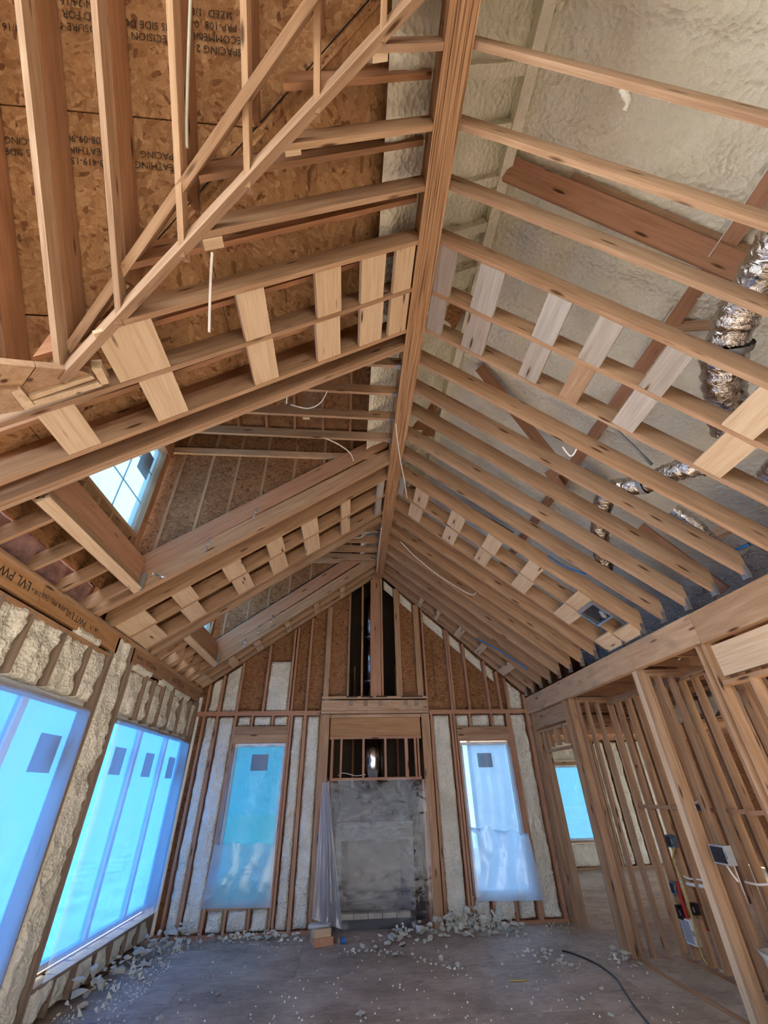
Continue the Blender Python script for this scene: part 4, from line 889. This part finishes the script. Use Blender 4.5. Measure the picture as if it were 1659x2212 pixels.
# ---- things standing on the floor by the fireplace
def offcut(lo, hi, rz, mat, label, cat='wood offcut', name='wood_offcut'):
    x0, y0_, z0 = lo; x1, y1_, z1 = hi
    o = box(name, lo, hi, mat); o.rotation_euler = (0, 0, rz); return tag(o, label, cat)
offcut((-.36, 7.06, 0), (-.12, 7.17, .075), .35, 'brick_red', 'reddish brick lying on the floor under the offcut pile', 'brick', 'brick')
offcut((-.40, 7.225, 0), (-.20, 7.33, .12), .1, 'lumber_pale', 'thick lumber block standing behind the brick by the fireplace post')
offcut((-.36, 7.06, .077), (-.15, 7.16, .15), .35, 'lumber_pale', 'pale lumber offcut lying on top of the reddish brick')
offcut((-.42, 7.23, .123), (-.16, 7.36, .155), -.2, 'paper_grey', 'flat grey tile scrap on top of the lumber block', 'tile')
def bottle(x, y):
    prof = [(.0, 0), (.028, 0), (.03, .01), (.03, .11), (.026, .135), (.012, .16), (.011, .178), (0, .178)]
    n = 14; v = []; f = []
    for (r, h) in prof:
        for k in range(n): v.append((x+h, y+r*math.cos(2*math.pi*k/n), .031+r*math.sin(2*math.pi*k/n)))
    for i in range(len(prof)-1):
        for k in range(n): f.append((i*n+k, i*n+(k+1) % n, (i+1)*n+(k+1) % n, (i+1)*n+k))
    root = tag(empty('water_bottle', (x, y, 0)), 'small crushed plastic water bottle lying beside the offcut pile', 'bottle')
    adopt(mesh_obj('bottle_body', v, f, 'film_clear', None, True), root)
    q = [(x+.045+h, y+.0305*math.cos(2*math.pi*k/n), .031+.0305*math.sin(2*math.pi*k/n)) for h in (0, .05) for k in range(n)]
    adopt(mesh_obj('bottle_label', q, [(k, (k+1) % n, n+(k+1) % n, n+k) for k in range(n)], 'blue_pipe', None, True), root)
bottle(-.06, 7.12)

# ---- foam scraps on the floor
def chunk_mesh(i):
    import bmesh
    bm = bmesh.new(); bmesh.ops.create_icosphere(bm, subdivisions=1 if i % 3 else 2, radius=1.)
    r = random.Random(40+i)
    ax = Vector((r.uniform(.6, 1.2), r.uniform(.5, .9), r.uniform(.35, .7)))
    dirs = [Vector((r.gauss(0, 1), r.gauss(0, 1), r.gauss(0, 1))).normalized() for _ in range(7)]; hs = [r.uniform(.35, .8) for _ in dirs]
    for v in bm.verts:
        p = v.co.copy()
        for d, h in zip(dirs, hs):
            k = p.dot(d)
            if k > h: p -= d*(k-h)*.9
        p *= 1+r.uniform(-.5, .6)
        v.co = Vector((p.x*ax.x, p.y*ax.y, p.z*ax.z))
    zmin = min(v.co.z for v in bm.verts)
    for v in bm.verts: v.co.z -= zmin
    me = bpy.data.meshes.new('foam_scrap'); bm.to_mesh(me); bm.free(); me.materials.append(MT['foam_scrap']); return me
CH = [chunk_mesh(i) for i in range(14)]
used = []
def scrap(x, y, r, label='', group=''):
    zc = .5*r
    for (a, b, c, q) in used:
        d = math.hypot(x-a, y-b); R = .86*(r+q)
        if d < R: zc = max(zc, c+math.sqrt(R*R-d*d)*.6)
    used.append((x, y, zc, r))
    o = bpy.data.objects.new('foam_scrap', random.choice(CH)); o.location = (x*S, y*S, (zc-.5*r-(.06*r if zc < .51*r else 0))*S)
    q = r*S*.8; o.scale = (q*random.uniform(.8, 1.2), q*random.uniform(.8, 1.2), q*random.uniform(.75, 1.2))
    o.rotation_euler = (random.uniform(-.25, .25), random.uniform(-.25, .25), random.uniform(0, 6.28)); C.objects.link(o)
    tag(o, label, 'foam scrap', group)
def on_floor(px, py): p = onz(px, py, 0); return p[0], p[1]
CORD = [on_floor(px, py) for px, py in ((1215, 2056), (1240, 2063), (1290, 2085), (1330, 2115), (1350, 2145), (1370, 2175), (1410, 2225))]
KEEP = [(a, b) for k in range(len(CORD)-1) for a, b in [(CORD[k][0]*(1-t)+CORD[k+1][0]*t, CORD[k][1]*(1-t)+CORD[k+1][1]*t) for t in np.linspace(0, 1, 12)]]
def heap(pts, n, r0, r1, spread, label, group, hmax=.0):
    for _ in range(n):
        k = random.randrange(len(pts)-1); t = random.random()
        px = pts[k][0]*(1-t)+pts[k+1][0]*t; py = pts[k][1]*(1-t)+pts[k+1][1]*t
        x, y = on_floor(px, py); r = r0+(r1-r0)*random.random()**1.8
        dx, dy = random.gauss(0, spread), random.gauss(0, spread)
        x += dx; y = min(y+dy, GY-.08); x = min(max(x, LX+.10), 3.0); y = min(y, GY-.14)
        if -.5 < x < .14 and y > 6.95: continue
        if -.5 < x < 1.4: y = min(y, GY-.28)
        if any(math.hypot(x-a, y-b) < r+.03 for a, b in KEEP): continue
        if hmax == 0 or not any(math.hypot(x-a, y-b) < .8*(r+q) and c > hmax for a, b, c, q in used): scrap(x, y, r, label, group)
for _ in range(330):
    t = random.random(); x = .55+1.75*t**.8+random.gauss(0, .05); r = .045+.065*random.random()**1.5
    y = min(GY-.32-.12*(1-t)+random.gauss(0, .11), GY-.22); lim = .07+.13*math.exp(-((x-1.6)/.45)**2)
    if not any(math.hypot(x-a, y-b) < .86*(r+q) and c > lim for a, b, c, q in used): scrap(x, y, r, 'pale foam scrap in the thick heap right of the fireplace', 'foam scraps heaped right of the fireplace')
heap([(475, 2022), (540, 2020), (600, 2022), (655, 2030)], 52, .03, .08, .06, 'pale foam scrap in the row left of the offcut pile', 'foam scraps left of the fireplace', .07)
heap([(150, 2190), (230, 2130), (300, 2080), (370, 2045), (440, 2025)], 90, .035, .11, .09, 'foam scrap swept along the foot of the left window wall', 'foam scraps along the left wall', .14)
heap([(735, 2062), (790, 2055), (850, 2060), (930, 2080), (1000, 2105)], 22, .02, .06, .06, 'foam scrap scattered on the floor in front of the fireplace', 'foam scraps in front of the fireplace')
heap([(1130, 2062), (1165, 2065), (1200, 2080), (1235, 2092)], 22, .02, .055, .06, 'foam scrap in the small pile between the right window and the doorway', 'foam scraps near the doorway', .05)
heap([(1320, 2060), (1345, 2080), (1400, 2062), (1450, 2072), (1510, 2092)], 26, .02, .06, .07, 'foam scrap lying along the foot of the open stud wall', 'foam scraps by the stud wall', .04)
heap([(1180, 1998), (1215, 2003), (1262, 2000)], 12, .012, .03, .04, 'foam scrap beside the door stud at the corner', 'foam scraps at the door stud')
for (px, py, r) in ((390, 2165, .045), (530, 2090, .035), (470, 2150, .03), (345, 2200, .05), (780, 2195, .04), (1300, 2140, .04), (1355, 2130, .035), (1330, 2120, .04), (1370, 2175, .04), (1150, 2170, .03), (1210, 2100, .035), (1085, 2085, .035), (1095, 2063, .03), (965, 2050, .045), (1560, 2100, .035), (1610, 2170, .03), (1320, 2195, .04), (1260, 2158, .03), (620, 2090, .02), (685, 2098, .02), (730, 2115, .025), (560, 2070, .02), (655, 2140, .018), (1385, 2085, .03), (460, 2080, .028), (320, 2140, .02)):
    x, y = on_floor(px, py)
    if any(math.hypot(x-a, y-b) < r+.03 for a, b in KEEP): continue
    scrap(x, y, r, 'single foam scrap lying apart on the open floor', 'lone foam scraps on the floor')
# uncountable crumbs: one object
def blocked(x, y, z, r):
    if -.45 < x < .13 and y > 7.0: return True
    if -.5 < x < 1.4 and y > GY-.16: return True
    if any(math.hypot(x-a, y-b) < r+.035 for a, b in KEEP): return True
    return any(math.hypot(x-a, y-b) < 1.15*q+r and abs(z-c) < 1.2*q+r for a, b, c, q in used)
vs = []; fs = []
for _ in range(1500):
    px, py = random.uniform(120, 1640), random.uniform(2030, 2260)
    x, y = on_floor(px, py)
    if random.random() < .45: x, y = random.uniform(LX+.1, LX+.6), random.uniform(4, 7.4)
    elif random.random() < .4: x, y = random.uniform(LX+.1, 2.9), GY-abs(random.gauss(0, .22))-.1
    if not (LX+.05 < x < 3.05 and y < GY-.07): continue
    r = random.uniform(.003, .012); b = len(vs); a = random.uniform(0, 6.28)
    if blocked(x, y, 0, r): continue
    vs += [(x+r*math.cos(a), y+r*math.sin(a), 0), (x+r*math.cos(a+2.2), y+r*math.sin(a+2.2), 0), (x+r*math.cos(a+4.1), y+r*math.sin(a+4.1), 0), (x, y, r*1.2)]
    fs += [(b, b+1, b+3), (b+1, b+2, b+3), (b+2, b, b+3)]
def shards(pts, n, spread, hmax, r0, r1):
    for _ in range(n):
        k = random.randrange(len(pts)-1); t = random.random(); x, y = on_floor(pts[k][0]*(1-t)+pts[k+1][0]*t, pts[k][1]*(1-t)+pts[k+1][1]*t)
        dx, dy = random.gauss(0, spread), random.gauss(0, spread); x = max(x+dx, LX+.06); y = min(y+dy, GY-.06)
        z = hmax*max(0, 1-math.hypot(dx, dy)/(2*spread))*random.random(); r = random.uniform(r0, r1); b = len(vs)
        if x > 3.05 or blocked(x, y, z, r): continue
        c = np.array([x, y, z+r*.4]); d = rng.normal(size=(5, 3)); d /= np.linalg.norm(d, axis=1)[:, None]; d *= r*rng.uniform(.6, 1.3, (5, 1)); d[:, 2] = np.maximum(d[:, 2], -r*.4)
        vs.extend([tuple(c+q) for q in d]); fs.extend([(b, b+1, b+2), (b, b+2, b+3), (b, b+3, b+1), (b+4, b+2, b+1), (b+4, b+3, b+2), (b+4, b+1, b+3)])
shards([(850, 2025), (900, 2020), (960, 2010), (1010, 2000), (1075, 1996)], 700, .11, .16, .015, .045)
shards([(475, 2022), (540, 2020), (600, 2022), (655, 2030)], 260, .07, .08, .012, .03)
shards([(150, 2190), (230, 2130), (300, 2080), (370, 2045), (440, 2025)], 700, .09, .12, .015, .045)
shards([(1130, 2062), (1165, 2065), (1200, 2080), (1235, 2092)], 110, .06, .05, .01, .025)
shards([(1320, 2060), (1345, 2080), (1400, 2062), (1450, 2072), (1510, 2092)], 120, .06, .04, .01, .025)
shards([(735, 2062), (790, 2055), (850, 2060), (930, 2080), (1000, 2105)], 90, .05, .03, .01, .02)
tag(mesh_obj('foam_crumbs', vs, fs, 'foam_scrap'), 'tiny foam crumbs strewn over the whole subfloor', 'crumbs', kind='stuff')
# foam strings hanging from a rafter, upper right
tag(tube('foam_shred', [onF(1345, 190, -1.05), onF(1352, 205, -1.06), onF(1358, 220, -1.06), onF(1350, 240, -1.07)], .018, 'foam_scrap', seg=7, res=3, ring=.5), 'white foam shred dangling below the near right rafter', 'foam scrap')

# ---- ducts above the right rafters
def onRt(px, py, off): return at(px, py, (.8956, 0, 1), R0Z+.8956*.61+off)
def duct(pts, r, label, straps=()):
    root = tag(empty('flex_duct', pts[0]), label, 'duct')
    tube('foil_sleeve', pts, r, 'foil', root, 18, 14, .09)
    for (p, d) in straps:
        d = Vector(d).normalized(); u = d.orthogonal().normalized(); v = d.cross(u); n = 18; vs = []; fs = []
        for h in (-.02, .02):
            for k in range(n): vs.append(tuple(Vector(p)+d*h+(u*math.cos(2*math.pi*k/n)+v*math.sin(2*math.pi*k/n))*(r*1.1)))
        adopt(mesh_obj('hanging_strap', vs, [(k, (k+1) % n, n+(k+1) % n, n+k) for k in range(n)], 'strap_grey', None, True), root)
    return root
P = [onRt(x, y, o) for x, y, o in ((1700, 500, .55), (1640, 600, .52), (1585, 700, .48), (1562, 790, .45), (1572, 880, .47), (1582, 925, .50))]
duct(P, .125, 'large silver foil duct curving down between the right rafters', [((P[2]+P[3])/2, P[3]-P[2])])
P = [onRt(x, y, o) for x, y, o in ((1530, 1003, .40), (1470, 1014, .39), (1390, 1045, .38), (1318, 1062, .37), (1296, 1120, .37), (1298, 1180, .37), (1308, 1230, .37))]
duct(P, .085, 'thin silver foil duct winding behind the middle right rafters', [(P[5], P[6]-P[5]), (P[2], P[3]-P[2])])
P = [onRt(x, y, o) for x, y, o in ((1740, 940, .42), (1698, 990, .42), (1662, 1030, .42))]
duct(P, .08, 'crinkled silver foil duct stub beside the pale blocking at the edge')
P = [onRt(x, y, o) for x, y, o in ((1455, 1100, .4), (1500, 1130, .36), (1530, 1160, .34), (1560, 1190, .33))]
duct(P, .05, 'short narrow foil duct above the beam end of the rafters')
# metal support brace beside the duct
tag(board('duct_brace', onRt(1315, 915, .60), onRt(1408, 1005, .60), .03, .02, mat='strap_grey'), 'slim grey metal brace beside the thin foil duct', 'brace')
# ---- exhaust fan housing set between two rafters
A_ = rmid(I0+11, I0+12, solve(lambda t: rmid(I0+11, I0+12, t), 1265)); B_ = rmid(I0+11, I0+12, solve(lambda t: rmid(I0+11, I0+12, t), 1308))
ef = tag(empty('exhaust_fan', tuple((A_+B_)/2)), 'square black exhaust fan housing with a metal rim between right rafters', 'fan')
ax = (B_-A_)/np.linalg.norm(B_-A_); nrm = np.array([.667, 0, .745]); wv = np.linalg.norm(B_-A_); yv = np.array([0, 1., 0])
mid = (A_+B_)/2
board('housing', mid-yv*.155-nrm*-.10, mid+yv*.155+nrm*.10, wv, .16, up=ax, mat='black_plastic', parent=ef, wu=(-.5, .5))
for s in (-1, 1):
    board('rim', mid-yv*.16+ax*wv*.5*s, mid+yv*.16+ax*wv*.5*s, .02, .05, up=ax, mat='steel', parent=ef, wu=(-.5, .5)); board('rim', mid+yv*.155*s-ax*wv*.5, mid+yv*.155*s+ax*wv*.5, .02, .05, up=yv, mat='steel', parent=ef, wu=(-.5, .5))
board('motor_bracket', mid-yv*.08, mid-yv*.02+ax*.08, .05, .03, up=ax, mat='grey_box', parent=ef)

# ---- cables and pipes
def lowL(px, py, off=-.02): return onL(px, py, off)
def onC(px, py, off): return at(px, py, (0, .993, 1), 3.57+1.658*.993+off)
cable('electric_cable', [onC(412, -20, .05), onC(407, 120, .05), onC(403, 260, .05), onC(404, 320, .04)], .008, 'cable_grey', 'pale cable running down beside the third cross gable rafter')
cable('electric_cable', [lowL(458, 545, -.03), lowL(455, 600, -.06), lowL(453, 660, -.12), lowL(452, 718, -.18)], .008, 'cable_white', 'white cable end dangling from the junction block on the left slope')
jb = tag(board('junction_block', lowL(440, 530, .0), lowL(482, 522, .0), .05, .06, mat='lumber_pale'), 'small pale wood block under the valley with a dangling cable', 'wood block')
tag(board('cleat', lowL(616, 327, .0), lowL(650, 322, .0), .04, .05, mat='lumber_pale'), 'small wood cleat under the valley board above the cable block', 'wood block')
tag(board('cleat', lowL(805, 123, .0), lowL(838, 118, .0), .04, .05, mat='lumber_pale'), 'small wood cleat under the valley board near the ridge beam', 'wood block')
cable('electric_cable', [onz(855, 915, RID-.014), onz(859, 955, RID-.014), onz(866, 1000, RID-.016), onz(874, 1040, RID-.05), onz(879, 1076, RID-.09)], .008, 'cable_white', 'white cable hanging past the ridge beam in the middle of the ceiling')
cable('electric_cable', [onz(824, 1140, RID-.013), onz(820, 1175, RID-.013), onz(817, 1205, RID-.013), onz(814, 1235, RID-.013)], .007, 'cable_white', 'white cable stapled down the side of the ridge beam near the gable')
cable('electric_cable', [onz(620, 848, 5.10), onz(619, 872, 5.05)], .007, 'cable_white', 'short white cable tail below the first dormer joists')
cable('electric_cable', [onz(628, 874, 5.08), onz(665, 882, 5.03), onz(692, 870, 5.03), onz(707, 845, 5.1)], .007, 'cable_white', 'white cable looping between two joists of the larger dormer')
cable('electric_cable', [onz(702, 946, 5.08), onz(735, 962, 5.03), onz(757, 980, 5.03), onz(765, 1000, 5.06)], .007, 'cable_white', 'white cable drooping below the last joist of the larger dormer')
cable('electric_cable', [onz(748, 1160, 5.1), onz(775, 1162, 5.04), onz(792, 1152, 5.1)], .007, 'cable_white', 'white cable loop under the smaller far dormer joists')
cable('electric_cable', [onRt(865, 1170, -.01), onRt(900, 1205, -.01), onRt(950, 1245, -.01), onRt(1000, 1276, -.01), onRt(1022, 1285, -.01), onRt(1028, 1280, -.01)], .007, 'cable_white', 'thin white cable strung along the far right rafters')
cable('electric_cable', [onRt(1215, 965, .02), onRt(1232, 985, -.02), onRt(1243, 975, -.0), onRt(1247, 960, .05)], .007, 'cable_white', 'coil of white cable hanging between the middle right rafters')
tag(tube('water_pipe', [onRt(1030, 1380, -.02), onRt(1070, 1400, -.02), onRt(1110, 1425, -.02), onRt(1140, 1446, -.02)], .012, 'blue_pipe'), 'dark blue water pipe tucked along the last right rafters', 'pipe')
tag(tube('water_pipe', [onRt(1183, 1200, .1), onRt(1215, 1222, .1), onRt(1265, 1240, .12)], .010, 'blue_pipe'), 'thin blue water pipe crossing above the middle right rafters', 'pipe')
tag(tube('water_pipe', [onRt(1545, 1205, .3), onRt(1585, 1190, .3), onRt(1618, 1175, .3)], .012, 'blue_pipe'), 'short bright blue pipe above the beam at the edge', 'pipe')
# purlin string
cable('string_line', [onF(1668, 350, -.3), onF(1490, 615, -.3), onF(1290, 905, -.3), onF(1200, 1035, -.3)], .004, 'cable_white', 'taut white string running beside the purlin under the foam roof')

# ---- boxes, pipes and wires in the stud wall
def onP(px, py, off=0.): return onx(px, py, PX+off)
def ebox(px, py, w, h, mat, label, off=.0, name='electrical_box'):
    p = onP(px, py, off); root = tag(empty(name, tuple(p)), label, 'electrical box')
    x, y, z = p
    box('box_shell', (x-.02, y-w/2, z-h/2), (x+.05, y+w/2, z+h/2), mat, root)
    box('box_opening', (x-.023, y-w/2+.012, z-h/2+.012), (x-.019, y+w/2-.012, z+h/2-.012), 'black_plastic' if mat != 'pvc' else 'grey_box', root)
    box('mounting_tab', (x-.022, y-w/2-.015, z-.02), (x-.015, y-w/2, z+.02), 'steel', root)
ebox(1448, 1817, .09, .11, 'blue_box', 'blue grey electrical box at chest height in the stud partition', -.03)
ebox(1557, 1846, .17, .13, 'grey_box', 'wide grey electrical box on the stud behind the pale post', -.45)
ebox(1456, 1918, .08, .10, 'blue_box', 'blue grey electrical box below the chest height box', -.03)
ebox(1497, 1963, .06, .09, 'black_plastic', 'dark electrical box beside the red pipe', -.03)
ebox(1468, 1970, .05, .11, 'black_plastic', 'narrow black electrical box low on the partition stud', -.05)
ebox(1510, 1745, .13, .05, 'black_plastic', 'flat black box with wire ends resting on the blocking', -.10)
ebox(1490, 2012, .15, .20, 'pvc', 'white plastic washing machine supply box near the floor', -.02, 'supply_box')
ebox(1216, 1965, .05, .07, 'black_plastic', 'small black outlet box low at the corner foam', -.54)
tag(tube('water_pipe', [onP(1463, 1905, -.02), onP(1473, 1945, -.02), onP(1487, 1990, -.02)], .016, 'red_pipe'), 'bright red water pipe leading down to the white supply box', 'pipe')
tag(tube('water_pipe', [onP(1518, 2004, .1), onP(1545, 2012, .1)], .014, 'red_pipe'), 'short dark red pipe stub beside the white supply box', 'pipe')
cable('electric_cable', [onP(1456, 1830, -.04), onP(1455, 1862, -.04), onP(1472, 1900, -.07), onP(1484, 1940, -.09), onP(1500, 2000, -.07), onP(1515, 2060, -.04), onP(1530, 2085, -.04)], .009, 'cable_yellow', 'yellow cable falling from the chest height box to the floor')
cable('electric_cable', [onP(1466, 1884, .02), onP(1485, 1897, .02), onP(1510, 1900, .02), onP(1530, 1904, .02)], .009, 'cable_white', 'white cable sagging through the partition studs, upper one')
tag(tube('drain_pipe', [onP(1472, 1906, .03), onP(1495, 1911, .03), onP(1530, 1917, .03)], .018, 'pvc'), 'white horizontal drain pipe through the partition studs', 'pipe')
tag(tube('drain_pipe', [onP(1510, 1915, .05), onP(1530, 1970, .05), onP(1535, 1985, .05)], .018, 'pvc'), 'white drain pipe dropping behind the white supply box', 'pipe')
cable('electric_cable', [onP(1565, 1862, -.4), onP(1580, 1885, -.4), onP(1595, 1905, -.4)], .008, 'cable_white', 'white cable leaving the wide grey box')
cable('electric_cable', [onP(1500, 1735, -.14), onP(1512, 1730, -.15), onP(1521, 1738, -.15), onP(1534, 1770, -.15)], .007, 'cable_white', 'white wire curl on the flat black box')
tag(tube('drain_pipe', [onP(1563, 1930, .12), onP(1585, 1985, .12), onP(1600, 2020, .12)], .022, 'pvc'), 'slanting white vent pipe behind the pale post', 'pipe')
cable('electric_cable', [onP(1610, 1905, -.2), onP(1640, 1911, -.2), onP(1680, 1908, -.2)], .009, 'cable_white', 'white cable crossing between the studs at the picture edge')
cable('electric_cable', [onP(1435, 1420, -.1), onP(1452, 1430, -.12), onP(1470, 1422, -.1)], .008, 'cable_white', 'white cable drooping under the joists behind the beam')
# wrapped tub in the niche
tb = tag(empty('bathtub', (3.5, 3.95, 0)), 'grey bathtub shell wrapped in plastic in the niche behind the pale post', 'bathtub')
def tub():
    vs = []; fs = []; n = 24
    for (rx, ry, z) in ((.20, .36, 0), (.235, .42, .38), (.25, .44, .42), (.225, .41, .42), (.19, .35, .12), (.0, .0, .11)):
        for k in range(n):
            a = 2*math.pi*k/n; ca, sa = math.cos(a), math.sin(a)
            q = (abs(ca)**.5*math.copysign(1, ca), abs(sa)**.5*math.copysign(1, sa)); vs.append((3.40+rx*.8*q[0], 3.98+ry*q[1], z+.035))
    for i in range(5):
        for k in range(n): fs.append((i*n+k, i*n+(k+1) % n, (i+1)*n+(k+1) % n, (i+1)*n+k))
    adopt(mesh_obj('tub_shell', vs, fs, 'tub_grey', None, True), tb)
tub()
cable('extension_cord', [(*on_floor(px, py), .009) for px, py in ((1215, 2056), (1240, 2063), (1290, 2085), (1330, 2115), (1350, 2145), (1370, 2175), (1410, 2225))], .008, 'black_plastic', 'black extension cord curving across the floor from the doorway side')
tag(tube('wire_scrap', [(*on_floor(px, py), .006) for px, py in ((1100, 2121), (1120, 2120), (1142, 2119))], .005, 'cable_yellow', seg=5, res=2), 'short straw coloured wire scrap on the floor', 'wire')
